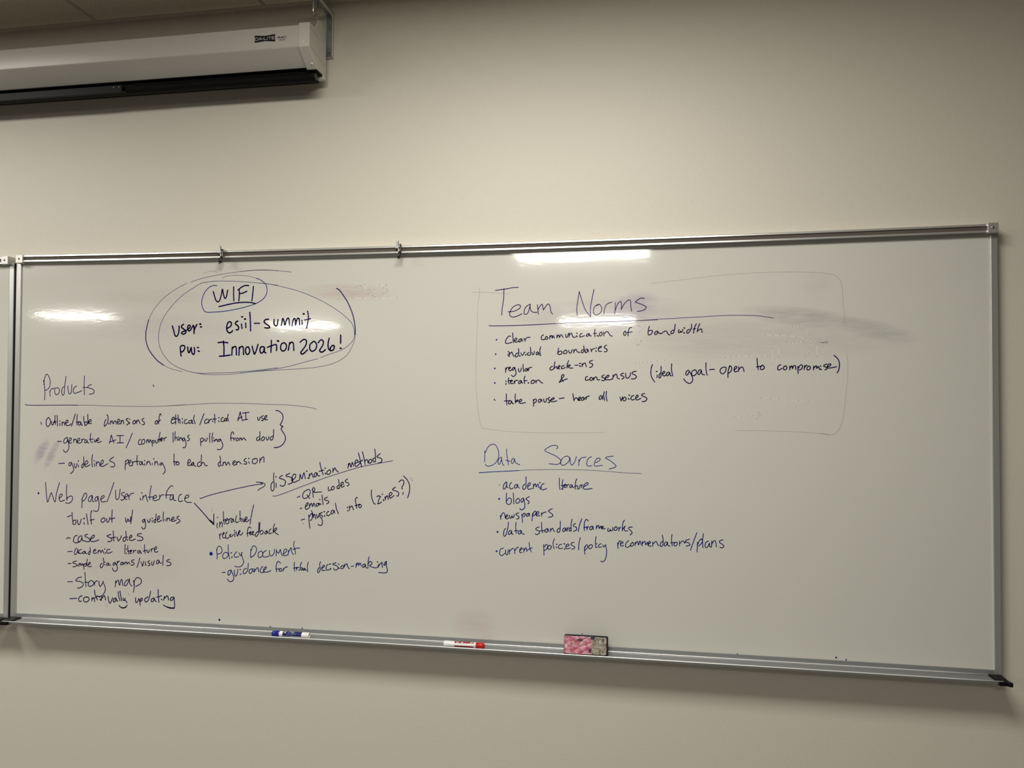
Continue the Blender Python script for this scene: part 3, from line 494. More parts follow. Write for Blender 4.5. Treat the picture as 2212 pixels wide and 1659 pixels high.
 "1466,649 1463,631 1467,618;1466,686 1467,685;1482,657 1482,624;1484,642 1494,657 1500,647 1500,625;1507,723 1508,687 1514,643;1505,668 1525,674;1523,662 1537,673 1535,680 1525,673 1523,654 1531,646 1545,652;1545,677 1546,655;1545,666 1553,679 1564,683;1572,679 1562,670 1563,656 1572,661 1576,678 1582,660;1599,700 1594,682 1594,660 1604,657 1614,664;1622,731 1623,701 1625,665;1619,679 1633,683 1637,663;1643,683 1651,660 1656,684;1660,673 1672,684 1668,695 1660,688 1660,668 1670,664 1689,678;1716,773 1703,718 1692,649;1481,577 1485,546;1482,566 1489,581 1495,579;1503,574 1514,584 1512,591 1505,583 1503,563 1513,555 1525,560;1536,595 1526,582 1525,560 1535,552 1548,561;1552,574 1560,582 1556,572 1554,565 1566,567 1579,580;1587,595 1589,566;1583,606 1585,605;1595,599 1607,569 1612,592;1614,589 1624,600 1622,607 1616,600 1618,582 1632,579 1644,593;1698,624 1690,632 1680,623 1675,598 1677,571;1671,589 1694,597;1691,588 1700,595 1698,602 1691,595 1693,581 1704,585;1708,588 1718,598 1714,605 1708,597 1710,583 1722,582;1750,608 1733,591 1730,575 1741,575 1751,597 1754,662;1761,662 1758,622 1762,594;1760,601 1774,612 1783,605 1780,591 1766,587;1808,611 1797,604 1795,591 1805,593 1810,610 1812,595;1837,623 1826,615 1822,596 1830,592 1839,600;1860,656 1853,632 1851,597;1851,604 1866,629 1876,626 1864,611 1859,608;1859,608 1872,596 1887,588"),
('handwritten_lettering', 'blue', 2.1, 'blue line reading Policy Document with a heavy bullet',
 "o1424,451,12;1462,480 1466,450 1467,419;1464,474 1470,495 1481,501 1493,496 1501,475 1495,459 1469,449;1523,464 1509,452 1505,434 1513,424 1529,428 1543,444 1541,459 1527,464;1543,513 1544,480 1548,450 1553,423;1567,432 1572,435;1563,460 1568,463;1603,470 1591,458 1584,443 1594,435 1616,440;1619,465 1629,445 1640,467;1635,464 1640,439 1652,410 1642,387 1627,376 1608,374 1590,378;1700,490 1699,462 1700,436;1703,483 1712,508 1727,511 1738,496 1736,475 1721,451 1702,439;1773,481 1755,473 1749,452 1757,439 1775,447 1782,465 1776,478;1806,486 1787,474 1781,456 1787,445 1806,445 1825,452;1827,487 1828,464 1837,453 1850,458 1862,480 1860,496;1875,495 1873,453;1875,486 1884,475 1890,472 1901,496;1902,496 1906,476 1916,457;1923,468 1943,486 1943,499 1931,497 1922,476 1926,458 1953,464;1956,492 1954,464;1956,478 1973,510 1977,487 1989,466;1995,551 1991,525 2001,494 2004,471;1988,498 2008,507 2032,510"),
('handwritten_lettering', 'blue', 2.2, 'blue line reading guidance for tribal decision-making',
 "1503,334 1525,336;1560,351 1547,345 1543,327 1549,318 1560,330 1566,354;1566,348 1580,322 1585,302 1577,284 1563,278 1548,283 1540,293;1587,352 1589,329 1597,314 1608,330 1611,359;1627,326 1635,331;1627,357 1630,358;1671,367 1656,361 1648,340 1656,332 1672,344 1681,362 1683,400;1712,366 1695,360 1689,342 1699,336 1711,351 1717,366;1716,357 1724,345;1727,367 1725,345;1727,352 1746,375 1752,365 1755,349;1782,384 1769,368 1766,351 1777,344 1795,352;1791,361 1807,373 1805,382 1796,378 1788,360 1792,349 1814,350 1838,360;1904,409 1888,421 1877,405 1874,381 1878,354;1873,370 1895,374;1901,374 1895,366 1898,358 1910,361 1913,371 1904,377;1926,378 1920,359;1923,369 1935,384 1951,388;1997,419 1996,395 1999,364;1993,381 2015,388;2012,387 2012,369;2012,379 2020,387 2027,387;2029,372 2031,371;2045,421 2037,400 2037,375;2038,384 2049,387 2051,379 2042,370;2064,384 2056,379 2056,371 2064,373 2067,384 2071,373 2078,374;2091,424 2084,396 2087,363;2172,429 2166,412 2170,390 2168,374 2160,361 2153,364 2155,380 2163,393;2183,389 2198,400 2196,408 2188,405 2180,389 2183,376 2203,376;2223,414 2213,407 2209,388 2216,378 2240,386;2238,390 2240,389;2232,416 2238,418;2276,427 2259,422 2255,415 2276,410 2288,398 2283,385 2263,382 2260,392;2293,395 2296,393;2291,420 2294,417;2319,412 2308,405 2306,394 2318,393 2327,404 2319,412;2331,420 2326,398;2329,406 2345,424 2350,413 2355,401 2364,393;2375,408 2390,412;2408,428 2405,403;2408,415 2419,433 2423,416 2432,432 2441,413;2462,427 2451,420 2449,406 2461,409 2467,425 2469,408 2477,402;2491,473 2485,440 2484,401;2483,424 2496,444 2509,438 2509,429 2495,420;2493,418 2513,409 2537,406 2549,413 2550,421;2544,444 2546,442;2555,430 2552,412;2555,421 2574,442 2575,425 2579,410;2602,448 2591,438 2587,424 2597,429 2604,449;2603,446 2604,417 2610,395 2606,381 2586,377 2554,378"),
('heading_lettering', 'navy', 1.9, 'large heading reading Team Norms',
 "3283,2115 3314,2119 3345,2122 3386,2129 3423,2130;3335,2124 3333,2063 3325,2008 3322,1964;3361,1983 3397,1986 3428,2001 3437,2018 3420,2025 3392,2012 3374,1986 3372,1961 3392,1951 3420,1958 3446,1970;3494,2028 3469,2010 3459,1985 3461,1967 3482,1975 3497,2025;3494,2020 3500,1989 3520,1977 3538,1978;3540,2022 3545,1966;3543,1994 3566,2026 3573,2008 3576,1991;3576,1991 3593,2016 3606,2027 3616,2013 3621,1982 3631,1965;3780,1955 3777,2000 3791,2097;3791,2097 3807,2045 3827,1989 3859,1945;3859,1945 3857,1989 3866,2048 3879,2109;3906,2018 3881,2003 3876,1971 3891,1956 3916,1968 3925,1995 3911,2019 3891,2013;3938,1961 3941,1992 3955,2019 3983,2031;4005,2026 4002,1961;4004,1981 4019,2021 4037,2033 4041,2006 4039,1986;4039,1986 4054,2015 4078,2040 4093,2037 4095,2005 4100,1975;4173,2049 4151,2051 4127,2034 4124,2028 4161,2013 4184,1998 4171,1981 4134,1973"),
('hand_drawn_underline', 'navy', 2.0, 'underline beneath Team Norms, darkest at its left end',
 "3243,1902 3263,1899 3398,1899 3525,1903 3652,1908"),
('hand_drawn_underline', 'purplethin', 1.8, 'paler purple stretch of the underline beneath Team Norms',
 "3642,1907 3727,1910 3802,1912 3951,1915 4098,1918 4249,1922;4115,1918 4267,1926 4482,1935 4641,1942 4777,1940 4839,1934 4901,1923"),
('handwritten_lettering', 'navy', 2.3, 'line reading clear communication of bandwidth',
 "o3290,1814,5;3377,1835 3363,1834 3348,1812 3346,1795 3360,1791 3384,1798;3389,1855 3391,1828 3394,1796;3401,1806 3415,1815 3413,1823 3404,1820 3400,1806 3408,1798 3423,1803;3442,1819 3430,1814 3427,1801 3437,1801 3445,1818;3445,1816 3447,1809 3450,1804;3459,1821 3466,1804;3464,1812 3478,1826 3496,1827;3577,1841 3566,1833 3564,1818 3572,1811 3586,1816;3594,1831 3588,1823 3591,1814 3601,1816 3604,1824 3596,1831;3616,1836 3615,1816;3616,1826 3626,1838 3630,1821 3636,1836 3643,1821;3658,1839 3658,1821;3659,1829 3670,1840 3673,1824 3683,1842 3695,1824;3710,1843 3712,1828 3719,1825 3728,1848;3732,1850 3730,1826;3731,1835 3745,1850 3750,1835 3757,1825 3769,1826;3775,1833 3779,1827;3777,1849 3779,1848;3808,1847 3797,1841 3795,1827 3805,1827 3823,1834;3848,1845 3837,1842 3835,1830 3845,1832 3851,1845 3853,1834 3863,1832;3885,1872 3883,1849 3885,1827;3876,1846 3895,1847;3898,1833 3904,1830;3923,1854 3912,1846 3912,1833 3923,1833 3928,1845 3923,1854;3936,1854 3938,1831;3938,1842 3954,1857 3964,1850 3974,1834 3987,1829;4062,1858 4053,1847 4055,1834 4063,1833 4068,1849 4062,1858;4100,1878 4091,1878 4082,1864 4079,1844 4080,1829;4074,1849 4102,1853;4203,1885 4198,1870 4195,1849 4198,1834 4210,1837 4221,1852 4216,1861 4201,1858;4248,1856 4237,1851 4233,1837 4245,1838 4252,1854 4257,1843 4269,1842;4267,1840 4275,1843 4291,1855 4302,1853 4311,1836 4321,1833;4343,1861 4329,1855 4327,1841 4339,1843 4346,1858 4351,1894;4374,1863 4369,1856 4371,1846 4378,1847 4381,1854 4386,1847 4393,1857 4394,1864;4400,1845 4403,1842;4401,1873 4405,1871;4434,1865 4419,1857 4417,1843 4428,1845 4443,1870 4444,1894;4471,1896 4461,1874 4455,1842;4453,1865 4467,1868;4491,1897 4481,1873 4476,1848;4481,1856 4496,1866 4502,1859 4503,1845"),
('handwritten_lettering', 'navy', 2.3, 'line reading individual boundaries',
 "o3285,1727,5;3362,1727 3363,1715;3362,1742 3364,1741;3370,1737 3369,1712;3370,1725 3384,1739 3389,1727 3398,1712;3425,1759 3427,1740 3423,1717 3410,1709 3405,1717 3413,1730 3423,1733;3433,1718 3434,1713;3440,1733 3449,1718 3461,1737;3468,1723 3470,1720;3463,1737 3464,1736;3498,1767 3500,1743 3497,1721 3483,1720 3478,1728 3490,1736;3507,1736 3510,1723 3519,1726 3522,1743;3542,1739 3534,1734 3534,1723 3542,1723 3547,1736 3552,1719;3561,1769 3555,1746 3560,1716;3668,1761 3664,1732;3664,1735 3680,1743 3689,1737 3684,1725 3669,1722 3662,1730;3710,1748 3699,1740 3699,1728 3712,1728 3720,1738 3712,1749;3729,1746 3732,1733 3742,1731 3750,1751;3760,1751 3759,1731;3760,1740 3772,1753 3780,1738 3795,1733;3818,1752 3805,1744 3804,1733 3815,1734 3821,1749 3818,1772;3840,1754 3828,1747 3827,1734 3837,1734 3843,1751 3847,1737;3861,1754 3865,1737;3863,1745 3875,1755 3883,1756;3890,1742 3892,1739;3892,1761 3893,1759;3904,1755 3919,1762 3923,1769 3912,1767 3905,1755 3907,1741 3924,1739;3953,1776 3942,1769 3940,1760 3954,1753 3957,1746 3952,1738 3940,1737"),
('handwritten_lettering', 'navy', 2.3, 'line reading regular check-ins',
 "o3280,1640,5;3347,1643 3347,1616;3348,1631 3355,1644 3362,1646;3366,1636 3376,1643 3374,1649 3367,1644 3366,1631 3374,1626 3385,1631;3402,1647 3390,1642 3386,1631 3395,1631 3403,1644;3403,1644 3410,1622 3409,1604 3395,1590 3383,1599;3425,1639 3427,1624 3436,1620 3444,1642;3454,1664 3454,1642 3457,1620;3478,1639 3466,1635 3465,1625 3475,1625 3480,1637 3482,1627;3487,1642 3488,1627;3487,1634 3495,1645 3507,1646;3632,1652 3620,1645 3617,1632 3627,1629 3640,1638;3647,1678 3644,1665 3642,1638;3643,1642 3655,1650 3660,1637;3665,1643 3677,1650 3675,1657 3667,1652 3665,1638 3675,1637;3701,1656 3689,1651 3686,1638 3696,1638 3709,1645;3729,1686 3721,1665 3719,1641;3719,1648 3732,1661 3739,1656 3727,1648 3736,1641 3754,1641;3766,1657 3785,1658;3794,1654 3799,1651;3794,1668 3799,1668;3809,1668 3809,1649;3810,1658 3824,1671 3830,1664 3834,1648;3871,1686 3855,1681 3853,1672 3868,1666 3872,1657 3862,1646 3853,1645"),
('handwritten_lettering', 'navy', 2.3, 'line reading iteration & consensus (ideal goal-open to compromise)',
 "o3281,1552,5;3348,1543 3351,1551;3349,1563 3351,1562;3366,1583 3364,1565 3368,1546;3363,1565 3378,1567;3376,1558 3388,1563 3386,1570 3379,1565 3377,1551 3387,1548 3395,1551;3400,1565 3403,1548;3401,1556 3410,1567 3421,1568;3439,1567 3429,1561 3427,1550 3438,1550 3443,1565 3446,1555 3451,1551;3466,1593 3461,1578 3463,1548;3460,1565 3478,1567;3485,1553 3488,1551;3517,1570 3506,1565 3503,1551 3516,1550 3524,1561 3517,1570;3531,1568 3533,1551;3533,1560 3546,1570 3555,1565 3563,1555 3573,1551;3721,1577 3702,1570 3672,1555;3672,1555 3686,1575 3701,1595 3696,1602 3687,1595 3686,1581 3696,1561;3842,1591 3830,1585 3829,1570 3839,1568 3852,1573;3862,1585 3855,1578 3857,1568 3868,1568 3872,1578 3863,1585;3877,1583 3878,1568;3878,1575 3888,1588 3896,1584 3900,1570 3914,1571;3940,1600 3928,1593 3926,1586 3940,1581 3944,1571 3933,1565 3925,1569;3945,1581 3964,1588 3966,1597 3956,1595 3945,1579 3952,1571 3975,1571 3988,1576;3992,1600 3990,1576;3991,1586 4007,1604 4014,1598 4017,1581 4029,1576;4053,1610 4040,1605 4036,1598 4052,1591 4055,1581 4043,1576;4065,1609 4067,1588 4077,1579 4091,1595 4093,1612;4127,1621 4108,1617 4103,1607 4120,1598 4128,1588 4118,1577 4098,1576;4220,1660 4213,1636 4211,1608 4218,1581 4233,1558;4248,1598 4246,1584;4243,1620 4246,1619;4270,1649 4270,1622 4269,1591 4262,1581 4257,1588 4262,1605 4270,1610;4277,1603 4290,1612 4289,1620 4280,1615 4279,1598 4289,1593 4297,1598;4314,1617 4302,1608 4301,1596 4311,1596 4319,1613 4322,1596 4329,1594;4331,1664 4329,1632 4337,1593;4427,1627 4414,1618 4411,1601 4421,1599 4431,1621;4431,1621 4446,1591 4450,1567 4439,1552 4427,1550 4411,1560 4399,1575;4462,1628 4447,1620 4444,1601 4457,1594 4472,1608 4469,1625 4460,1628;4494,1630 4482,1621 4480,1603 4490,1603 4499,1626 4502,1604 4517,1599;4525,1669 4525,1631 4531,1597;4545,1628 4560,1631 4573,1630;4625,1644 4608,1634 4605,1615 4619,1604 4634,1619 4638,1640 4625,1644;4657,1650 4649,1619 4648,1584;4651,1630 4660,1650 4668,1642 4668,1626 4656,1611 4651,1609;4681,1626 4696,1638 4696,1647 4686,1644 4683,1626 4688,1615 4701,1620;4709,1644 4707,1619;4709,1630 4724,1644 4733,1636 4737,1618;4809,1693 4811,1661 4816,1628;4806,1644 4836,1649;4840,1655 4829,1645 4829,1630 4842,1630 4850,1641 4840,1655;4939,1656 4926,1649 4922,1631 4930,1626 4946,1635;4966,1650 4955,1643 4955,1629 4966,1627 4973,1641 4966,1650;4988,1648 4988,1627;4990,1637 4999,1650 5003,1633;5003,1633 5010,1650 5019,1648 5021,1629;5032,1646 5033,1606;5033,1633 5046,1654 5057,1650 5053,1633 5039,1625;5068,1650 5066,1628;5067,1639 5077,1652 5082,1651;5091,1648 5082,1640 5082,1627 5093,1627 5100,1640 5093,1648;5118,1648 5116,1626;5118,1636 5131,1650 5134,1634 5143,1646 5148,1629;5154,1631 5157,1627;5153,1648 5155,1647;5188,1659 5174,1653 5172,1646 5185,1640 5188,1631 5177,1626;5192,1644 5206,1649 5208,1659 5197,1657 5190,1642 5199,1636 5240,1643;5226,1708 5247,1687 5255,1662 5252,1628 5242,1609"),
('handwritten_lettering', 'navy', 2.3, 'line reading take pause- hear all voices',
 "3277,1454 3282,1446;3352,1486 3352,1453 3356,1420;3340,1443 3375,1445;3378,1447 3368,1440 3366,1427 3377,1427 3384,1443 3389,1428 3397,1427;3407,1486 3406,1460 3409,1430;3407,1437 3419,1450 3424,1445 3414,1439;3430,1437 3445,1445 3443,1454 3433,1449 3430,1434 3442,1429 3469,1434;3518,1412 3518,1437 3516,1452;3517,1447 3531,1456 3536,1446 3528,1434 3519,1431;3560,1456 3550,1451 3548,1437 3558,1437 3565,1453 3569,1441;3579,1456 3582,1439 3592,1438 3597,1458;3616,1466 3605,1459 3607,1453 3617,1444 3612,1434 3606,1436;3619,1448 3639,1455 3642,1463 3632,1461 3622,1448 3629,1439 3659,1445;3673,1458 3702,1463;3754,1488 3758,1465 3761,1445;3761,1452 3774,1465 3783,1455 3786,1448;3788,1453 3799,1460 3799,1468 3791,1465 3788,1450 3799,1448;3817,1468 3807,1462 3806,1450 3816,1450 3821,1465 3824,1454;3831,1467 3832,1454;3832,1460 3840,1472 3852,1474;3921,1479 3911,1467 3912,1454 3923,1460 3928,1477 3932,1454;3940,1500 3937,1477 3942,1449;3953,1503 3951,1474 3957,1445;4032,1469 4039,1446;4039,1446 4045,1462 4048,1469;4059,1469 4050,1460 4052,1448 4062,1448 4069,1460 4060,1470;4081,1460 4085,1457;4084,1480 4088,1479;4113,1479 4099,1472 4096,1457 4105,1452 4116,1456;4123,1462 4137,1471 4135,1481 4127,1476 4123,1459 4132,1452 4154,1462;4176,1490 4161,1486 4159,1478 4179,1469 4189,1459 4179,1445 4161,1443"),
('heading_lettering', 'blue', 1.8, 'large blue heading reading Data Sources',
 "3220,1141 3221,1108 3220,1073;3224,1128 3241,1164 3269,1181 3290,1172 3306,1135 3303,1094 3280,1061 3247,1048 3228,1052 3227,1059;3321,1104 3306,1089 3303,1064 3314,1062 3324,1092 3325,1100;3324,1090 3332,1059 3339,1056;3354,1153 3357,1115 3367,1058;3349,1085 3378,1079;3401,1098 3388,1091 3386,1068 3398,1071 3403,1093 3411,1071 3435,1059;3658,1158 3665,1168 3656,1178 3629,1177 3596,1159 3588,1148 3603,1137 3644,1120 3679,1096 3681,1078 3664,1066 3634,1067 3613,1068;3696,1106 3684,1086 3685,1066 3701,1062 3726,1079 3736,1102 3724,1116 3701,1110;3738,1107 3740,1077 3749,1063 3766,1082 3776,1115;3791,1097 3790,1060;3791,1083 3804,1105 3833,1112;3865,1115 3846,1103 3837,1073 3846,1059 3868,1062;3890,1079 3915,1095 3912,1107 3897,1104 3883,1079 3887,1060 3929,1065;3993,1120 3961,1116 3949,1108 3976,1093 4009,1064 3996,1052 3969,1044"),
('hand_drawn_underline', 'blue', 1.9, 'blue underline beneath Data Sources',
 "3186,1007 3221,1010 3350,1019 3432,1025"),
('hand_drawn_underline', 'bluethin', 1.3, 'pale thin end of the underline beneath Data Sources',
 "3421,1024 3503,1030 3604,1034 3704,1036 3804,1036 3902,1033 4001,1027 4074,1023 4158,1021"),
('handwritten_lettering', 'blue', 2.1, 'blue line reading academic literature, under Data Sources',
 "o3311,935,3;3354,955 3339,939 3336,914 3345,913 3356,936 3357,953;3356,946 3357,925 3364,920;3386,952 3375,940 3375,920 3384,913 3395,919;3418,942 3406,935 3404,921 3415,921 3424,941 3424,927 3434,920;3468,945 3456,933 3455,915 3465,914 3474,931 3474,988;3486,930 3500,942 3498,953 3489,947 3483,928 3491,913 3511,920;3520,946 3518,918;3520,932 3530,948 3536,929 3546,947 3552,924;3560,930 3560,916;3557,954 3560,955;3583,951 3569,941 3566,919 3576,913 3599,920;3675,985 3675,950 3678,917;3689,921 3689,919;3696,976 3692,950 3696,918;3687,940 3703,944;3701,935 3713,945 3710,949 3703,942 3702,930 3713,932;3718,946 3720,930;3720,939 3727,947 3732,947;3746,948 3738,941 3738,930 3746,932 3752,946 3753,933 3762,929;3779,982 3771,962 3771,921;3764,936 3783,942 3784,923 3793,925 3799,947;3805,948 3807,930;3807,941 3814,948;3821,936 3844,952 3844,961 3831,957 3818,937 3819,924 3838,922 3869,928"),
('handwritten_lettering', 'blue', 2.1, 'blue line reading blogs',
 "o3310,852,6;3356,888 3354,862 3354,830;3355,837 3368,857 3383,855 3386,841 3379,824 3365,820 3354,830;3397,889 3399,856 3400,824;3426,858 3413,846 3415,830 3428,830 3436,846 3429,858;3458,861 3445,852 3445,836 3454,838 3461,857;3461,857 3467,826 3465,801 3447,789 3437,797;3494,870 3477,860 3476,852 3490,844 3493,834 3485,826"),
('handwritten_lettering', 'blue', 2.1, 'blue line reading newspapers',
 "o3293,751,2;3319,753 3321,729;3320,739 3331,766 3342,766 3347,749 3349,737;3351,742 3364,751 3360,758 3353,752 3351,737 3360,733 3369,739;3374,755 3376,739 3383,739 3390,754 3392,741 3401,747 3403,761;3431,771 3417,767 3415,760 3430,749 3431,739 3417,733;3449,764 3454,715;3451,752 3462,770 3471,763 3460,747;3488,770 3478,763 3478,753 3488,755 3494,771 3497,753;3515,771 3511,726;3513,757 3525,782 3536,782 3531,765 3517,754;3536,761 3552,772 3548,783 3540,775 3536,760 3545,755 3559,760;3568,776 3570,755;3569,766 3582,778 3596,781;3632,802 3615,792 3610,786 3626,774 3637,763 3630,754 3610,750"),
('handwritten_lettering', 'blue', 2.1, 'blue line reading data standards/frameworks',
 "o3301,653,6;3368,713 3364,678 3355,643 3345,628 3338,638 3342,664 3351,675;3381,665 3371,656 3368,641 3381,644 3388,663 3388,646 3397,642;3414,713 3412,683 3416,649;3405,662 3425,665;3442,667 3429,658 3429,646 3440,647 3446,665 3451,648 3464,645;3554,690 3539,685 3535,675 3554,665 3554,652 3539,645 3531,649;3569,718 3570,684 3575,657;3558,667 3590,671;3603,683 3590,674 3590,662 3601,662 3607,681 3612,664;3622,684 3622,665;3624,673 3635,686 3642,670 3647,666;3676,688 3663,677 3663,664 3674,664 3680,681 3681,728;3707,691 3697,682 3696,669 3707,672 3713,689 3716,672;3722,693 3722,672;3722,681 3733,694;3752,743 3745,715 3746,673;3743,692 3735,683 3735,673 3746,675;3771,718 3760,711 3761,701 3777,695 3777,680 3760,671;3809,747 3796,712 3788,672;3847,735 3836,745 3826,730 3823,701 3824,678;3820,694 3840,701;3838,699 3840,682;3840,691 3849,704;3870,706 3857,698 3857,685 3868,687 3874,704 3877,686;3895,709 3894,690;3896,699 3907,712 3911,693 3920,708 3924,693;3926,696 3936,702 3932,708 3926,702 3928,691 3947,694;3964,697 3961,680 3972,680 3976,691 3980,681 3991,687 3990,702;4011,707 3999,698 4001,685 4013,688 4017,701 4009,707;4026,703 4026,682;4026,693 4036,705;4059,746 4049,729 4046,683;4046,691 4063,712 4057,700 4061,685 4077,684;4104,708 4086,705 4084,696 4100,682 4102,672 4091,661"),
('handwritten_lettering', 'blue', 2.1, 'blue line reading current policies/policy recommendations/plans',
 "o3296,536,6;3338,557 3319,548 3315,522 3328,511 3347,526;3351,547 3352,524 3362,518 3367,545;3373,550 3375,522;3375,537 3390,555 3399,555;3406,555 3408,526;3407,543 3423,565 3429,563;3438,546 3453,557 3447,563 3438,552 3438,535 3451,534;3462,560 3462,536;3464,547 3475,564 3481,541;3494,595 3498,563 3507,540;3483,550 3513,566;3582,587 3584,524;3583,570 3597,588 3606,580 3599,560 3584,551;3618,584 3608,575 3608,561 3621,561 3629,576 3618,584;3646,623 3638,598 3643,564;3657,575 3660,571;3657,592 3661,591;3689,593 3674,586 3671,569 3682,566 3695,570;3705,566 3708,564;3703,596 3708,594;3714,579 3733,586 3729,595 3718,590 3714,571 3725,567 3742,572;3763,606 3748,602 3746,591 3765,581 3765,571 3750,565;3800,635 3792,599 3790,563;3826,583 3825,558 3828,539;3826,575 3836,594 3845,588 3838,571 3827,562;3861,597 3851,586 3853,572 3866,576 3872,591 3861,597;3893,644 3889,611 3891,579;3897,584 3899,582;3896,603 3898,601;3922,604 3909,595 3910,582 3924,585;3932,598 3937,585 3951,600;3949,596 3955,559 3949,517 3935,499 3921,501;4019,613 4021,580;4020,598 4030,624 4038,622;4036,605 4051,614 4045,620 4036,611 4038,594 4055,599;4083,628 4068,612 4066,591 4079,589 4093,600;4106,618 4096,609 4096,596 4108,599 4112,612 4104,619;4121,620 4120,599;4122,610 4134,625 4140,604 4148,628 4155,607;4161,626 4161,600;4163,613 4176,627 4182,606 4191,623 4195,604;4197,612 4209,619 4205,628 4198,619 4198,602 4214,600;4222,624 4222,601;4224,613 4241,629 4251,608 4257,606;4277,666 4281,641 4279,607 4268,600 4264,611 4272,626 4279,630;4299,629 4289,618 4289,605 4299,608 4306,627 4308,608 4320,605;4332,672 4329,643 4333,607;4324,623 4345,626;4352,628 4343,618 4345,607 4358,610 4362,625 4352,628;4374,634 4374,608;4376,621 4393,638 4403,624 4408,633;4432,648 4412,641 4408,633 4428,625 4432,614 4412,607;4472,686 4453,634 4436,585;4476,631 4473,576;4476,618 4488,644 4500,651 4502,632 4482,610;4509,682 4504,644 4506,602;4537,641 4521,630 4519,607 4531,605 4543,629 4543,612 4552,606;4556,642 4554,606;4556,625 4570,645 4578,634 4581,609;4619,650 4603,646 4599,635 4617,623 4623,615 4613,604 4601,608"),
('hand_drawn_box', 'faint', 0.9, 'faint rounded box outline around the Team Norms list',
 "3137,2106 3185,2106 3266,2101 3371,2093;3180,2135 3182,2100 3173,2008 3168,1824 3163,1663 3166,1502 3182,1353 3200,1285 3229,1274 3374,1258 3603,1253 3939,1259;4213,2137 4429,2158 4641,2178 4850,2186 5056,2183 5188,2172 5248,2150 5273,2090 5275,2016 5282,1952 5282,1888;5296,1718 5300,1612 5289,1485 5274,1358 5253,1294 5218,1260 5153,1267;4691,1278 4899,1278 5052,1273 5203,1262"),
('stray_mark', 'faint', 1.5, 'tiny grey scribble right of the bandwidth line',
 "5149,1781 5167,1781 5188,1786 5189,1778 5161,1779"),
('erased_lettering', 'ghost', 2.0, 'whitish ghost of erased writing Obj 3 in the pink smear',
 "2412,2162 2388,2155 2389,2120 2412,2112 2433,2134 2428,2159 2412,2162;2451,2169 2454,2111;2454,2129 2475,2138 2491,2123 2470,2111;2514,2133 2517,2088 2501,2098;2547,2164 2589,2163;2589,2163 2568,2146 2597,2136 2594,2118 2569,2112;2376,2084 2522,2083 2657,2082"),
('erased_lettering', 'ghost', 1.8, 'pale ghost strokes of erased writing right of Team Norms',
 "4858,1826 4956,1821 5071,1808;5005,1875 5047,1878 5077,1849 5071,1798 5016,1776 4968,1786;4636,1699 4710,1705 4803,1708 4882,1705;4895,1749 4888,1666;4931,1755 4928,1704;4833,1468 4955,1456 5087,1447;4684,1358 4771,1365 4814,1369;4814,1385 4826,1369 4808,1347;5076,1709 5107,1747 5101,1798;5134,1772 5133,1703;4125,1667 4179,1672 4247,1682 4364,1687;4128,1912 4138,1888 4152,1884;4176,1891 4162,1867 4145,1850;4121,1809 4132,1777 4145,1777 4155,1801"),
('stray_mark', 'navy', 1.4, 'dark specks along the bottom edge of the writing surface',
 "o1488,31,7;o5229,17,5;o5282,8,4;o4697,4,4;o1839,5,5;o2054,8,4;o3813,70,3"),
]

# ------------------------------------------------------------------ the room
X0, X1, Y0 = -8.5, 4.6, -11.5
bm = bmesh.new(); box(bm, X0, X1, 0.0, 0.12, 0.0, CEIL + 0.12)
structure('wall_back', bm, M['wall'], 'beige painted wall behind the whiteboards')
bm = bmesh.new(); box(bm, X1, X1 + 0.1, Y0, 0.0, 0.0, CEIL + 0.12)
structure('wall_right', bm, M['wall2'], 'beige side wall to the right')
bm = bmesh.new(); box(bm, X0 - 0.1, X0, Y0, 0.0, 0.0, CEIL + 0.12)
structure('wall_left', bm, M['wall2'], 'beige side wall to the left')
bm = bmesh.new(); box(bm, X0, X1, Y0 - 0.1, Y0, 0.0, CEIL + 0.12)
structure('wall_front', bm, M['wall2'], 'beige wall behind the viewer')
bm = bmesh.new(); box(bm, X0, X1, Y0, 0.12, -0.1, 0.0)
structure('floor', bm, M['carpet'], 'dark grey carpet floor')
# acoustic tiles dropped between inverted tees, with an open reveal along every tile edge
bm = bmesh.new()
box(bm, X0, X1, Y0, 0.0, CEIL + 0.060, CEIL + 0.12)
GX = [0.268 + 0.6096 * k for k in range(-14, 8)]
GX = [X0] + [x for x in GX if X0 + 0.05 < x < X1 - 0.05] + [X1]
GY = [-0.0215] + [-0.6096 * k - 0.012 for k in range(1, 19)] + [Y0]
for xa, xb in zip(GX, GX[1:]):
    for ya, yb in zip(GY, GY[1:]):
        box(bm, xa + 0.0062, xb - 0.0062, yb + 0.0062, ya - 0.0050, CEIL + 0.0005, CEIL + 0.018)
structure('ceiling', bm, M['tile'], 'speckled acoustic tile ceiling')
bm = bmesh.new(); box(bm, X0, X1, -0.0245, -0.0005, CEIL, CEIL + 0.0020)
structure('trim_1', bm, M['trim'], 'metal wall angle along the ceiling edge')
bm = bmesh.new()
for x in GX[1:-1]:
    box(bm, x - 0.0040, x + 0.0040, Y0, -0.0250, CEIL + 0.0002, CEIL + 0.030)
for y in GY[1:-1]:
    for xa, xb in zip(GX, GX[1:]):
        box(bm, xa + 0.0041, xb - 0.0041, y - 0.0040, y + 0.0040, CEIL + 0.0002, CEIL + 0.030)
structure('trim_2', bm, M['trim'], 'metal grid bars between the ceiling tiles')
bm = bmesh.new(); box(bm, X0, X1, -0.012, -0.0005, 0.0, 0.1)
structure('baseboard_back', bm, M['black'], 'black baseboard along the back wall')

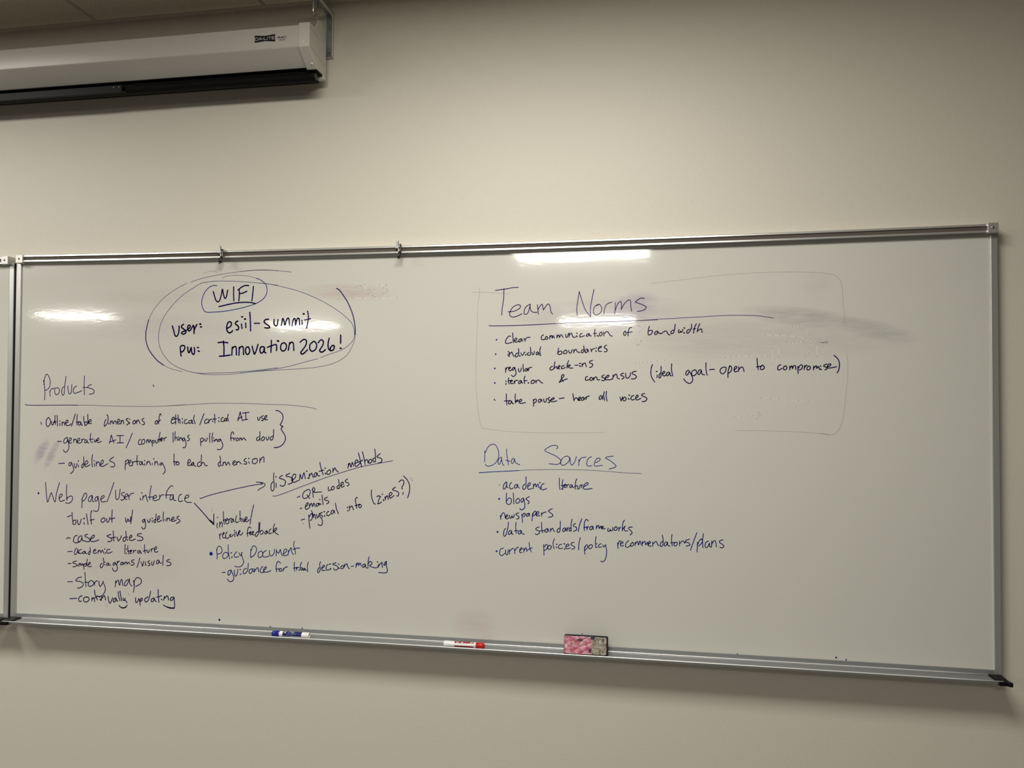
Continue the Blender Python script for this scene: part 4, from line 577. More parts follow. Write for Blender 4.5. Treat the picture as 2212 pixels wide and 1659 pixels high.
# ------------------------------------------------------------------ ceiling lamps
def make_lamp(x, y, power, label):
    root = empty('ceiling_light', (x, y, CEIL), label, 'ceiling light', 'recessed ceiling lights')
    a, b = 0.605, 0.300
    bm = bmesh.new()
    box(bm, -a, a, -b, -b + 0.02, -0.006, 0.0035); box(bm, -a, a, b - 0.02, b, -0.006, 0.0035)
    box(bm, -a, -a + 0.02, -b + 0.02, b - 0.02, -0.006, 0.0035); box(bm, a - 0.02, a, -b + 0.02, b - 0.02, -0.006, 0.0035)
    new_obj('lamp_frame', bm, M['frame_white'], root)
    bm = bmesh.new(); box(bm, -a + 0.02, a - 0.02, -b + 0.02, b - 0.02, -0.001, 0.002)
    new_obj('diffuser', bm, M['frame_white'], root)
    ld = bpy.data.lights.new('lamp_tube', 'AREA')
    ld.shape = 'RECTANGLE'
    ld.size = 2 * a - 0.05
    ld.size_y = 2 * b - 0.05
    ld.energy = power
    ld.color = LIGHT_COL
    ld.spread = math.radians(LAMP_SPREAD)
    lo = bpy.data.objects.new('lamp_tube', ld)
    C.objects.link(lo)
    lo.parent = root
    lo.location = (0, 0, -0.0066)
    return root
LAMP_SPREAD = 180
LAMP_LABELS = ['lit ceiling light nearest above the right part of the whiteboard', 'lit ceiling light nearest above the left end of the whiteboard',
               'lit ceiling light mirrored at the top of the whiteboard', 'added unseen ceiling light, left of the one mirrored at the board top',
               'lit far ceiling light mirrored below Team Norms', 'lit far ceiling light mirrored beside the wifi name', 'lit far left ceiling light mirrored left of the wifi oval']
for (lx, ly, lp), ll in zip(LAMPS, LAMP_LABELS):
    make_lamp(lx, ly, lp, ll)

# ------------------------------------------------------------------ whiteboards
WB, HB = 3.018, 1.181
def rail_sag(t): return -0.0088 * 4 * t * (1 - t)
def tray_sag(t): return 0.0026 * 4 * t * (1 - t)

def make_board():
    root = empty('whiteboard', (0, 0, ZB), '', 'whiteboard')
    bm = bmesh.new(); box(bm, -0.004, WB + 0.004, -0.0220, -0.001, -0.008, HB + 0.006)
    new_obj('writing_surface', bm, M['board'], root)
    # side stiles
    for x0, x1 in ((-0.0195, 0.0), (WB, WB + 0.0185)):
        bm = bmesh.new()
        prof = [(x0, -0.0005), (x1, -0.0005), (x1, -0.0262), (x0, -0.0262)]
        box(bm, x0, x1, -0.0262, -0.0005, -0.0125, HB + 0.012)
        new_obj('side_frame', bm, M['aluminium'], root, bevel=0.0016)
    # bottom rail of the frame
    bm = bmesh.new()
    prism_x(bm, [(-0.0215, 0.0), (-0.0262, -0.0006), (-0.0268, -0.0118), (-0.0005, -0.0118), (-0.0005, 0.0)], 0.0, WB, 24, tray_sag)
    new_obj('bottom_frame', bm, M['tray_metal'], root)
    # pen tray: back bead, shallow floor and rounded front lip
    prof = [(-0.0005, -0.0118), (-0.0290, -0.0118), (-0.0310, -0.0150), (-0.0755, -0.0160), (-0.0785, -0.0120), (-0.0806, -0.0120), (-0.0800, -0.0172), (-0.0005, -0.0185)]
    bm = bmesh.new()
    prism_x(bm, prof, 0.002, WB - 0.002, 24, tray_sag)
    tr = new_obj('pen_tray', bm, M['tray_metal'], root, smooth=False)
    for nm, yy, zz, rr in (('tray_bead', -0.0300, -0.0114, 0.0015), ('tray_lip', -0.0798, -0.0113, 0.0017)):
        bm = bmesh.new(); prism_x(bm, arc(yy, zz, rr, 0, 337.5, 15), 0.003 if nm == 'tray_lip' else 0.029, WB - (0.003 if nm == 'tray_lip' else 0.0185), 24, tray_sag)
        bo = new_obj(nm, bm, M['bead'], tr, smooth=True)
    # black tray end caps
    for x0, x1, s in ((-0.0185, 0.0275, -1), (WB - 0.0175, WB + 0.0185, 1)):
        bm = bmesh.new()
        yb, yf = -0.0275, -0.0860
        if s > 0:
            pts = [(x0, yb), (x1 - 0.003, yb), (x1 - 0.0045, yf + 0.012), (x1 - 0.002, yf + 0.006)] + [(x1 - 0.006 + 0.006 * math.cos(math.radians(t)), yf + 0.002 - 0.006 * math.sin(math.radians(t))) for t in range(0, 181, 30)] + [(x0 + 0.004, yf + 0.001)]
        else:
            pts = [(x1, yb), (x0, yb), (x0 + 0.012, yf + 0.010), (x0 + 0.016, yf), (x0 + 0.022, yf - 0.003), (x1 - 0.002, yf - 0.001)]
        lo = [bm.verts.new((x, y, -0.0215)) for x, y in pts]
        hi = [bm.verts.new((x, y, -0.0108)) for x, y in pts]
        bm.faces.new(lo); bm.faces.new(hi)
        for i in range(len(pts)):
            j = (i + 1) % len(pts)
            bm.faces.new((lo[i], lo[j], hi[j], hi[i]))
        new_obj('tray_end_cap', bm, M['black'], root, bevel=0.001)
    # map rail: two bright lips, a recessed brown insert and a shadowed foot
    zr = 1.1845
    prof = [(-0.0005, zr), (-0.034, zr), (-0.0405, zr + 0.0004), (-0.0415, zr + 0.0012), (-0.0409, zr + 0.0056), (-0.0400, zr + 0.0062), (-0.035, zr + 0.0063),
            (-0.035, zr + 0.0172), (-0.0405, zr + 0.0173), (-0.0415, zr + 0.0181), (-0.0409, zr + 0.0222), (-0.0395, zr + 0.0238), (-0.0005, zr + 0.0242)]
    bm = bmesh.new(); prism_x(bm, prof, 0.004, WB - 0.004, 32, rail_sag)
    new_obj('map_rail', bm, M['aluminium'], root)
    bm = bmesh.new(); prism_x(bm, [(-0.0345, zr + 0.0064), (-0.0378, zr + 0.0064), (-0.0378, zr + 0.0170), (-0.0345, zr + 0.0170)], 0.004, WB - 0.004, 32, rail_sag)
    new_obj('rail_insert', bm, M['cork'], root)
    bm = bmesh.new(); prism_x(bm, [(-0.0215, zr - 0.0062), (-0.0275, zr - 0.0060), (-0.0290, zr - 0.0002), (-0.0215, zr - 0.0002)], 0.0, WB, 32, rail_sag)
    new_obj('top_frame', bm, M['aluminium'], root)
    for x0, x1, z0 in ((-0.0055, 0.0222, 1.1805), (WB - 0.0145, WB + 0.0125, 1.1825)):
        bm = bmesh.new(); box(bm, x0, x1, -0.0455, -0.0006, z0, z0 + 0.0275)
        cp = new_obj('rail_end_cap', bm, M['cap_metal'], root, bevel=0.0012, seg=2)
        bm = bmesh.new(); disc_y(bm, (x0 + x1) / 2 - 0.001, z0 + 0.0145, 0.0038, -0.0450, -0.0468, dome=0.0010)
        new_obj('screw', bm, M['darkchrome'], cp, smooth=False)
    return root

left = make_board()
left['label'] = 'second whiteboard cut off by the left edge of the photo'
left.location = (-3.065, 0, ZB - 0.0048)
main = copy_tree(left)
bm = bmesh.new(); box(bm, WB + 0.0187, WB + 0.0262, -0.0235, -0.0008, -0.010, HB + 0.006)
new_obj('gap_shade_strip', bm, M['screen_black'], left)  # black strip standing in for the deep shade between the two boards
main.location = (0, 0, ZB)
main['label'] = 'long whiteboard full of handwriting with aluminium frame and pen tray'

# ------------------------------------------------------------------ the handwriting on the main board
def clusters(boxes, gap):
    """indices of strokes grouped so that neighbours are no farther apart than gap"""
    left_over, out = list(range(len(boxes))), []
    while left_over:
        todo, grp = [left_over.pop(0)], []
        while todo:
            a = todo.pop()
            grp.append(a)
            A = boxes[a]
            for b in left_over[:]:
                B = boxes[b]
                dx = max(0.0, A[0] - B[1], B[0] - A[1])
                dz = max(0.0, A[2] - B[3], B[2] - A[3])
                if math.hypot(dx, dz) <= gap:
                    left_over.remove(b)
                    todo.append(b)
        out.append(sorted(grp))
    return out

for i, (name, inkname, width, label, data) in enumerate(WRITING):
    yy = -0.02215 - 0.00004 * (i % 7)
    if inkname in ('ghost', 'faint'):
        yy = -0.02206
    place = lambda x, z, yy=yy: (x, yy, z)
    strokes, boxes = [], []
    for st in data.split(';'):
        if st[0] == 'o':
            x, z, r = (int(v) * 0.0005 for v in st[1:].split(','))
            strokes.append((x, z, r)); boxes.append((x - r, x + r, z - r, z + r))
        else:
            pts = [tuple(int(v) * 0.0005 for v in q.split(',')) for q in st.split()]
            strokes.append(pts)
            xs, zs = [p[0] for p in pts], [p[1] for p in pts]
            boxes.append((min(xs) - 0.001, max(xs) + 0.001, min(zs) - 0.001, max(zs) + 0.001))
    wd = width * 0.001 * (1.22 if inkname in ('navy', 'blue', 'purple') else 1.0)
    groups = clusters(boxes, -1.0 if name == 'hand_drawn_oval' else 0.018)
    lone = name == 'stray_mark'
    parent = main
    if len(groups) > 1 and not lone:
        parent = bpy.data.objects.new(name, None)      # one written line or drawing; its words hang below it
        C.objects.link(parent)
        parent.empty_display_size = 0.02
        parent.parent = main
        parent['label'] = label
    for g in groups:
        bm = bmesh.new()
        for k in g:
            st = strokes[k]
            if isinstance(st, tuple):
                x, z, r = st
                n = 14
                bm.faces.new([bm.verts.new((x + r * math.cos(2 * math.pi * q / n) * (1 + 0.12 * math.sin(3 * q)), yy, z + r * math.sin(2 * math.pi * q / n))) for q in range(n)])
                continue
            length = sum((Vector(b) - Vector(a)).length for a, b in zip(st, st[1:]))
            pen(bm, st, wd * (1.25 if length < 0.004 else 1.0), place)
        if parent is main:
            o = new_obj(name, bm, M['ink_' + inkname], main)
            if not lone:
                o['label'] = label
        else:
            kind = {'handwritten_lettering': 'handwritten_word', 'heading_lettering': 'heading_word', 'erased_lettering': 'erased_stroke'}.get(name, 'pen_stroke')
            new_obj(kind, bm, M['ink_' + inkname], parent)

# ------------------------------------------------------------------ clips on the map rail
def make_clip(x, t, label, tail):
    dz = rail_sag(t)
    root = empty('map_clip', (x, 0, ZB + 1.1845 + dz), label, 'clip', 'map clips on the rail')
    bm = bmesh.new()
    # bent strip: tab over the rail, down the face, hooked under the foot
    prof = [(-0.0455, 0.0005), (-0.0455, 0.0205), (-0.0425, 0.0262), (-0.030, 0.0268), (-0.030, 0.0284), (-0.0435, 0.0278), (-0.0475, 0.0215), (-0.0475, -0.001)]
    prism_x(bm, prof, -0.0042, 0.0046)
    new_obj('clip_body', bm, M['cap_metal'], root, bevel=0.0004)
    bm = bmesh.new(); box(bm, -0.0125, -0.0034, -0.0462, -0.0444, 0.0150, 0.0370)
    tb = new_obj('clip_tab', bm, M['cap_metal'], root, bevel=0.0004)
    bm = bmesh.new(); box(bm, -0.0034, -0.0022, -0.0470, -0.0440, 0.0080, 0.0372); box(bm, -0.0125, -0.0034, -0.0464, -0.0446, 0.0105, 0.0150)
    new_obj('tab_edge', bm, M['gunmetal'], tb)
    bm = bmesh.new()
    tube(bm, [(0.0046, -0.0495 + 0.004 * math.cos(math.radians(a)), 0.0115 + 0.0150 * math.sin(math.radians(a))) for a in range(0, 360, 20)], 0.0015, 8, True)
    new_obj('clip_ring', bm, M['gunmetal'], root, smooth=True)
    bm = bmesh.new()
    pts = [(0, -0.0468, 0.004), (0, -0.0470, -0.006)] + [(0, -0.0520 + 0.005 * math.cos(math.radians(a)), -0.010 + 0.006 * math.sin(math.radians(a))) for a in range(20, -181, -25)]
    tube(bm, pts, 0.0036, 10)
    new_obj('clip_hook', bm, M['gunmetal'], root, smooth=True)
    bm = bmesh.new(); disc_y(bm, 0.0, 0.0155, 0.0026, -0.0470, -0.0492, dome=0.0006)
    new_obj('rivet', bm, M['gunmetal'], root)
    if tail:
        bm = bmesh.new()
        tube(bm, [(-0.0065, -0.0440, 0.000), (-0.0075, -0.0455, -0.006), (-0.0085, -0.0440, -0.012), (-0.0105, -0.0410, -0.020)], 0.0012, 8)
        new_obj('wire_tail', bm, M['black'], root, smooth=True)
    return root
make_clip(0.7500, 0.2485, 'left metal map clip with a bent wire tail on the top rail', True)
make_clip(1.3440, 0.4453, 'right metal map clip without a tail on the top rail', False)

# ------------------------------------------------------------------ markers on the tray
def on_cyl(cx, cy, cz, r, flip=1):
    """place flat lettering round a horizontal barrel: u along x, v round it (0 = facing the room, up positive)"""
    def place(u, v):
        a = v / r
        return (cx + u * flip, cy - r * math.cos(a), cz + r * math.sin(a))
    return place

def band(bm, x0, x1, r, a0, a1, n=16):
    prev = None
    for i in range(n + 1):
        a = math.radians(a0 + (a1 - a0) * i / n)
        cur = [bm.verts.new((x, -r * math.cos(a), r * math.sin(a))) for x in (x0, x1)]
        if prev:
            bm.faces.new((prev[0], prev[1], cur[1], cur[0]))
        prev = cur

def make_marker(x, t, label, capmat, flip, kind):
    r = 0.0087
    dz = tray_sag(t)
    root = empty('dry_erase_marker', (x, -0.0600, ZB - 0.0158 + dz + r), label, 'marker', 'dry erase markers on the tray')
    L = 0.0
    # cap end at local -x; mirrored with flip
    def P(prof): return [(px * flip, pr) for px, pr in prof]
    bm = bmesh.new()
    lathe_x(bm, P([(-0.0618, 0), (-0.0618, 0.0046), (-0.0610, 0.0056), (-0.0596, 0.0058), (-0.0594, 0.0076), (-0.0584, 0.0083), (-0.0360, 0.0087), (-0.0356, 0.0084), (-0.0356, 0)]), 0, 0, 0)
    cap = new_obj('cap', bm, capmat, root, smooth=True)
    bm = bmesh.new()
    for k in range(10):
        a = 2 * math.pi * k / 10
        tube(bm, [((-0.0570) * flip, 0.0082 * math.cos(a), 0.0082 * math.sin(a)), ((-0.0400) * flip, 0.0085 * math.cos(a), 0.0084 * math.sin(a))], 0.0005, 6)
    new_obj('grip_ridges', bm, capmat, cap, smooth=True)
    bm = bmesh.new()
    lathe_x(bm, P([(-0.0358, 0), (-0.0358, 0.0080), (-0.0348, 0.0086), (0.0390, 0.0086), (0.0395, 0.0082), (0.0395, 0)]), 0, 0, 0)
    new_obj('barrel', bm, M['markerwhite'], root, smooth=True)
    bm = bmesh.new()
    lathe_x(bm, P([(0.0392, 0), (0.0392, 0.0084), (0.0400, 0.0088), (0.0605, 0.0088), (0.0618, 0.0080), (0.0618, 0.0064), (0.0590, 0.0058), (0.0590, 0)]), 0, 0, 0)
    new_obj('end_plug', bm, M['markerwhite'], root, smooth=True)
    return root, r

mk, r = make_marker(1.0068, 0.334, 'blue capped dry erase marker lying on the tray, cap to the left', M['markerblue'], 1, 'blue')
bm = bmesh.new(); band(bm, -0.0235, 0.0385, 0.00872, -16, 165, 24)
lb = new_obj('barrel_label', bm, M['labelblue'], mk)
pl = on_cyl(0, 0, 0, 0.00880)
bm = bmesh.new()
def P2(pts, dx, dy, s): return [(dx + a * s, dy + b * s) for a, b in pts]
# brand script across the label
EX = {'E': [[(1.0, 1.0), (0.15, 0.9), (0.2, 0.55), (0.75, 0.55)], [(0.2, 0.55), (0.0, 0.2), (0.25, 0.0), (0.95, 0.1)]],
      'X': [[(0, 1), (0.95, 0)], [(1.15, 1), (-0.45, -0.35)]], 'P': [[(0.15, -0.1), (0.3, 1.0)], [(0.25, 1.0), (0.9, 0.95), (0.85, 0.55), (0.25, 0.5)]],
      'O': [[(0.5, 1), (0.05, 0.7), (0.1, 0.15), (0.55, 0.0), (1.0, 0.35), (0.9, 0.85), (0.5, 1)]]}
for ch, dx in zip('EXPO', (-0.0195, -0.0115, -0.0035, 0.0050)):
    for st in EX[ch]:
        pen(bm, P2(st, dx, 0.0072, 0.0075), 0.0013, pl)
new_obj('brand_lettering', bm, M['labelwhite'], lb)
bm = bmesh.new()
text_mesh(bm, 'dry erase', 0.0052, lambda u, v: pl(u - 0.0100, v + 0.0005), 1.05)
text_mesh(bm, 'low odor', 0.0028, lambda u, v: pl(u + 0.0120, v + 0.0050))
text_mesh(bm, 'chisel tip', 0.0028, lambda u, v: pl(u + 0.0120, v + 0.0020))
text_mesh(bm, 'blue', 0.0034, lambda u, v: pl(u + 0.0275, v + 0.0042))
new_obj('small_print', bm, M['labelpale'], lb)
bm = bmesh.new(); band(bm, -0.0265, 0.0010, 0.00880, -40, -26, 4)
new_obj('label_stripe', bm, M['labelblue'], lb)

mk, r = make_marker(1.5586, 0.516, 'red capped dry erase marker lying on the tray, cap to the right', M['markerred'], -1, 'red')
bm = bmesh.new(); band(bm, -0.0290, 0.0290, 0.00872, 42, 120, 12)
lb = new_obj('barrel_label', bm, M['labelred'], mk)
bm = bmesh.new(); band(bm, -0.0290, 0.0290, 0.00872, -40, -4, 8)
new_obj('label_stripe', bm, M['labelred'], mk)
pl = on_cyl(0, 0, 0, 0.00880)
bm = bmesh.new()
for ch, dx in zip('OPXE', (-0.0235, -0.0085, 0.0050, 0.0180)):
    for st in EX[ch]:
        pen(bm, [(dx + (1 - a) * 0.0080, 0.0150 - b * 0.0070) for a, b in st], 0.0014, pl)
new_obj('brand_lettering', bm, M['labelwhite'], lb)

# ------------------------------------------------------------------ eraser standing on the tray
def eraser_cover_material():
    mt = bpy.data.materials.new('eraser_cover')
    mt.use_nodes = True
    nt = mt.node_tree
    N, L = nt.nodes, nt.links
    b = N['Principled BSDF']
    b.inputs['Roughness'].default_value = 0.25
    tc = N.new('ShaderNodeTexCoord')
    sep = N.new('ShaderNodeSeparateXYZ')
    L.new(tc.outputs['Object'], sep.inputs[0])
    def noise(sc, det, rot=0.0, stretch=(1, 1, 1)):
        mp = N.new('ShaderNodeMapping'); mp.inputs['Rotation'].default_value = (0, rot, 0); mp.inputs['Scale'].default_value = stretch
        L.new(tc.outputs['Object'], mp.inputs[0])
        n = N.new('ShaderNodeTexNoise'); n.inputs['Scale'].default_value = sc; n.inputs['Detail'].default_value = det
        L.new(mp.outputs[0], n.inputs['Vector'])
        return n.outputs['Fac']
    def ramp(fac, stops):
        r = N.new('ShaderNodeValToRGB')
        el = r.color_ramp.elements
        while len(el) < len(stops):
            el.new(0.5)
        for e, (p, c) in zip(el, stops):
            e.position = p; e.color = (*c, 1)
        L.new(fac, r.inputs[0])
        return r.outputs[0]
    pink = ramp(noise(58, 3, 0.5, (1, 1, 1.8)), [(0.28, (0.30, 0.05, 0.10)), (0.47, (0.50, 0.13, 0.20)), (0.60, (0.68, 0.33, 0.40)), (0.72, (0.85, 0.75, 0.80))])
    grey = ramp(noise(130, 5), [(0.28, (0.05, 0.04, 0.03)), (0.45, (0.26, 0.23, 0.18)), (0.62, (0.44, 0.40, 0.33)), (0.78, (0.58, 0.54, 0.48))])
    # worn boundary right of the middle
    def mth(op, a, bb):
        x = N.new('ShaderNodeMath'); x.operation = op; x.use_clamp = False
        for i, v in enumerate((a, bb)):
            if isinstance(v, (int, float)): x.inputs[i].default_value = v
            else: L.new(v, x.inputs[i])
        return x.outputs[0]
    edge = mth('ADD', mth('SUBTRACT', sep.outputs['X'], 0.0165), mth('MULTIPLY', mth('SUBTRACT', noise(40, 2), 0.5), 0.022))
    ss = N.new('ShaderNodeMapRange'); ss.inputs['From Min'].default_value = -0.0015; ss.inputs['From Max'].default_value = 0.0025
    L.new(edge, ss.inputs['Value'])
    mx = N.new('ShaderNodeMix'); mx.data_type = 'RGBA'
    L.new(ss.outputs[0], mx.inputs['Factor']); L.new(pink, mx.inputs['A']); L.new(grey, mx.inputs['B'])
    L.new(mx.outputs['Result'], b.inputs['Base Color'])
    bp = N.new('ShaderNodeBump'); bp.inputs['Strength'].default_value = 0.7; bp.inputs['Distance'].default_value = 0.003
    L.new(noise(60, 3, 0.6, (1, 1, 2)), bp.inputs['Height'])
    L.new(bp.outputs[0], b.inputs['Normal'])
    return mt
M['cover'] = eraser_cover_material()
def rounded_rect(x0, x1, z0, z1, r, n=5):
    pts = []
    for cx, cz, a in ((x1 - r, z1 - r, 0), (x0 + r, z1 - r, 90), (x0 + r, z0 + r, 180), (x1 - r, z0 + r, 270)):
        pts += [(cx + r * math.cos(math.radians(a + 90 * i / n)), cz + r * math.sin(math.radians(a + 90 * i / n))) for i in range(n + 1)]
    return pts
def slab_y(bm, pts, y0, y1):
    a = [bm.verts.new((x, y0, z)) for x, z in pts]
    b = [bm.verts.new((x, y1, z)) for x, z in pts]
    bm.faces.new(a); bm.faces.new(b)
    for i in range(len(pts)):
        j = (i + 1) % len(pts)
        bm.faces.new((a[i], a[j], b[j], b[i]))
er = empty('board_eraser', (1.9190, -0.0740, ZB - 0.0135), 'worn pink and grey board eraser standing on the tray', 'eraser')
bm = bmesh.new(); slab_y(bm, rounded_rect(-0.0625, 0.0640, 0.0030, 0.0560, 0.004), 0.0005, 0.024)
er.rotation_euler = (math.radians(-8), 0, 0)
new_obj('felt_pad', bm, M['felt'], er, bevel=0.001)
bm = bmesh.new(); slab_y(bm, rounded_rect(-0.0618, 0.0605, 0.0065, 0.0552, 0.0045), -0.0012, 0.0006)
cv = new_obj('printed_cover', bm, M['cover'], er, bevel=0.0008)
bm = bmesh.new()
f = lambda u, v: (u, -0.0014, v)
for st in ([(-0.038, 0.0345), (-0.034, 0.039), (-0.031, 0.034)], [(-0.029, 0.0345), (-0.025, 0.0375), (-0.024, 0.034)], [(-0.018, 0.034), (-0.014, 0.038), (-0.011, 0.0335)],
           [(-0.008, 0.034), (-0.005, 0.039), (-0.003, 0.034), (0.001, 0.037)], [(0.005, 0.0365), (0.009, 0.034), (0.012, 0.0365)], [(0.015, 0.034), (0.018, 0.037), (0.021, 0.034)], [(0.024, 0.036), (0.028, 0.034), (0.033, 0.0355)]):
    pen(bm, st, 0.0016, f)
new_obj('worn_lettering', bm, mat('worn_gold_print', (0.72, 0.62, 0.38), 0.35), cv)
bm = bmesh.new()
for st, wd in (([(0.014, 0.055), (0.002, 0.049), (-0.006, 0.044), (-0.016, 0.031)], 0.0022), ([(-0.054, 0.0355), (-0.048, 0.0345), (-0.043, 0.029)], 0.0016), ([(-0.008, 0.009), (0.004, 0.0085), (0.013, 0.0085)], 0.0022), ([(-0.060, 0.012), (-0.050, 0.0085), (-0.030, 0.0080)], 0.0012)):
    pen(bm, st, wd, f)
new_obj('foil_crease', bm, M['labelwhite'], cv)
bm = bmesh.new()
slab_y(bm, [(0.009, 0.0135), (0.016, 0.0120), (0.018, 0.022), (0.011, 0.0235)], -0.0016, -0.0011)
slab_y(bm, [(-0.026, 0.0465), (-0.016, 0.0410), (-0.009, 0.0440), (-0.006, 0.0465), (-0.017, 0.0485)], -0.0016, -0.0011)
slab_y(bm, [(0.015, 0.0560), (0.028, 0.0555), (0.024, 0.0475), (0.016, 0.0480)], -0.0016, -0.0011)
new_obj('dark_scuff', bm, mat('scuff', (0.045, 0.035, 0.055), 0.5), cv)

# ------------------------------------------------------------------ pull-down projection screen
ps = empty('projection_screen', (0, 0, ZB), 'white cased pull-down projection screen hung high on the left', 'projection screen')
XL, XC, XE = -1.55, 1.0585, 1.0925
def front_y(z):
    t = max(0.0, min(1.0, (1.8525 - z) / 0.0575))
    return -0.1535 + 0.0042 * t * t
def on_front(bm):
    for v in bm.verts:
        v.co.y += front_y(v.co.z) + 0.1535
# case: slightly bowed front, underside slanting back to the slot
prof = [(-0.0300, 1.8540), (-0.1500, 1.8555), (-0.1532, 1.8535)] + [(front_y(1.8525 - 0.0575 * q / 14), 1.8525 - 0.0575 * q / 14) for q in range(15)] + [(-0.1420 - 0.0074 * math.cos(math.radians(a)), 1.7950 - 0.0074 * math.sin(math.radians(a))) for a in range(16, 57, 8)] + [(-0.0945, 1.7503), (-0.0300, 1.7503)]
bm = bmesh.new(); prism_x(bm, prof, XL, XC)
cs = new_obj('case', bm, M['case'], ps, smooth=True)
cs.data.set_sharp_from_angle(angle=math.radians(28))
bm = bmesh.new(); box(bm, XL, XC + 0.012, -0.0930, -0.0310, 1.7485, 1.7502); box(bm, XL, XC + 0.012, -0.0790, -0.0330, 1.7265, 1.7488)
new_obj('slot', bm, M['screen_black'], ps)
# end cap, a little larger than the case, with a hanging ear at the back
prof = [(-0.0300, 1.8600), (-0.1490, 1.8630), (-0.1535, 1.8600), (-0.1535, 1.7895), (-0.1520, 1.7865), (-0.0950, 1.7440), (-0.0925, 1.7434), (-0.0580, 1.7445), (-0.0500, 1.7440), (-0.0440, 1.7330), (-0.0330, 1.7320), (-0.0300, 1.7360)]
bm = bmesh.new(); prism_x(bm, prof, XC - 0.001, XE)
ec = new_obj('end_cap', bm, M['endcap'], ps, bevel=0.0022, seg=3)
bm = bmesh.new(); box(bm, XC + 0.0005, XE - 0.0040, -0.0915, -0.0480, 1.7405, 1.7450)
new_obj('cap_opening', bm, M['screen_black'], ec)
bm = bmesh.new(); prism_x(bm, [(-0.0310, 1.8590), (-0.1180, 1.8620), (-0.0980, 1.8760), (-0.0820, 1.9020), (-0.0700, 1.9080), (-0.0560, 1.9030), (-0.0310, 1.8800)], XE - 0.0060, XE - 0.0015)
new_obj('hanging_ear', bm, M['endcap'], ec, bevel=0.0008)
for (sx, sy, sz, nx) in ((1.0722, -0.1535, 1.8018, 0), (1.0812, -0.1085, 1.7535, 1)):
    bm = bmesh.new()
    disc_y(bm, 0, 0, 0.0044, 0.0, -0.0014, dome=0.0008)
    o = new_obj('screw', bm, M['screwwhite'], ec)
    o.location = (sx, sy, sz)
    if nx:
        o.rotation_euler = (math.radians(53), 0, 0)
    bm = bmesh.new()
    disc_y(bm, 0, 0.0, 0.0017, -0.0015, -0.0026, n=6)
    s = new_obj('screw_socket', bm, M['black'], o)
bm = bmesh.new(); tube(bm, [(1.0725, -0.1380, 1.8615), (1.0725, -0.1380, 1.8645), (1.0725, -0.1380, 1.8655)], 0.0046, 12)
new_obj('screw', bm, M['screwwhite'], ec)
# seams on the end face
bm = bmesh.new()
for (y0, z0, y1, z1) in ((-0.146, 1.792, -0.040, 1.776), (-0.146, 1.848, -0.085, 1.842)):
    d = Vector((0, y1 - y0, z1 - z0)).normalized(); n = Vector((0, -d.z, d.y)) * 0.0004
    a, b = Vector((XE + 0.00025, y0, z0)), Vector((XE + 0.00025, y1, z1))
    bm.faces.new([bm.verts.new(p) for p in (a - n, b - n, b + n, a + n)])
new_obj('end_seam', bm, M['printgrey'], ec)
# weighted bottom bar and the flat pull bar fixed to it
bm = bmesh.new(); lathe_x(bm, [(XL, 0), (XL, 0.0138), (1.0700, 0.0138), (1.0705, 0.0144), (1.0825, 0.0144), (1.0832, 0.0136), (1.0832, 0)], 0, -0.0830, 1.7238, 32)
bb = new_obj('bottom_bar', bm, M['screen_black'], ps, smooth=False)
for poly in bb.data.polygons:
    poly.use_smooth = abs(poly.normal.x) < 0.5
bm = bmesh.new(); lathe_x(bm, [(1.0830, 0), (1.0830, 0.0108), (1.0842, 0.0104), (1.0842, 0.0030), (1.0836, 0.0026), (1.0836, 0)], 0, -0.0830, 1.7238, 28)
new_obj('bar_end_plug', bm, mat('plug_grey', (0.03, 0.03, 0.032), 0.5), bb)
bm = bmesh.new(); box(bm, XL, 0.4290, -0.1035, -0.0960, 1.7105, 1.7350)
box(bm, 0.4280, 0.4430, -0.1020, -0.0965, 1.7100, 1.7150)
pb = new_obj('pull_bar', bm, M['pull_black'], ps, bevel=0.0015)
for sx in (0.4000, 0.4200):
    bm = bmesh.new(); disc_y(bm, sx, 1.7285, 0.0022, -0.1032, -0.1043)
    new_obj('bar_screw', bm, M['darkchrome'], pb)
# bow-tie badge and the printed model line on the case front
yf = -0.1536
bm = bmesh.new()
slab_y(bm, [(0.9140, 1.8336), (0.9500, 1.8303), (0.9835, 1.8338), (0.9835, 1.8088), (0.9500, 1.8120), (0.9140, 1.8092)], yf, yf - 0.0003)
on_front(bm)
bd = new_obj('badge_border', bm, M['labelwhite'], ps)
bm = bmesh.new()
slab_y(bm, [(0.9150, 1.8324), (0.9500, 1.8292), (0.9824, 1.8324), (0.9824, 1.8100), (0.9500, 1.8130), (0.9150, 1.8104)], yf - 0.0003, yf - 0.0006)
on_front(bm)
bg = new_obj('badge', bm, M['labelblack'], ps)
bm = bmesh.new()
def LT(dx, strokes, wd):
    for st in strokes:
        for a, b in zip(st, st[1:]):
            pen(bm, [(0.9172 + dx + a[0] * wd, 1.8173 + a[1] * 0.0074), (0.9172 + dx + b[0] * wd, 1.8173 + b[1] * 0.0074)], 0.0012, lambda u, v: (u, yf - 0.0008, v))
LT(0.0, [[(0, 0), (0, 1), (0.72, 1), (1, 0.8), (1, 0.2), (0.72, 0), (0, 0)]], 0.0098)
LT(0.0122, [[(0, 0), (0.42, 1), (0.58, 1), (1, 0)], [(0.2, 0.35), (0.8, 0.35)]], 0.0104)
LT(0.0242, [[(0, 0.48), (1, 0.48)]], 0.0032)
LT(0.0290, [[(0, 1), (0, 0), (1, 0)]], 0.0082)
LT(0.0396, [[(0, 0), (0, 1)]], 0.002)
LT(0.0430, [[(0, 1), (1, 1)], [(0.5, 1), (0.5, 0)]], 0.0092)
LT(0.0548, [[(1, 1), (0, 1), (0, 0), (1, 0)], [(0, 0.5), (0.9, 0.5)]], 0.0088)
on_front(bm)
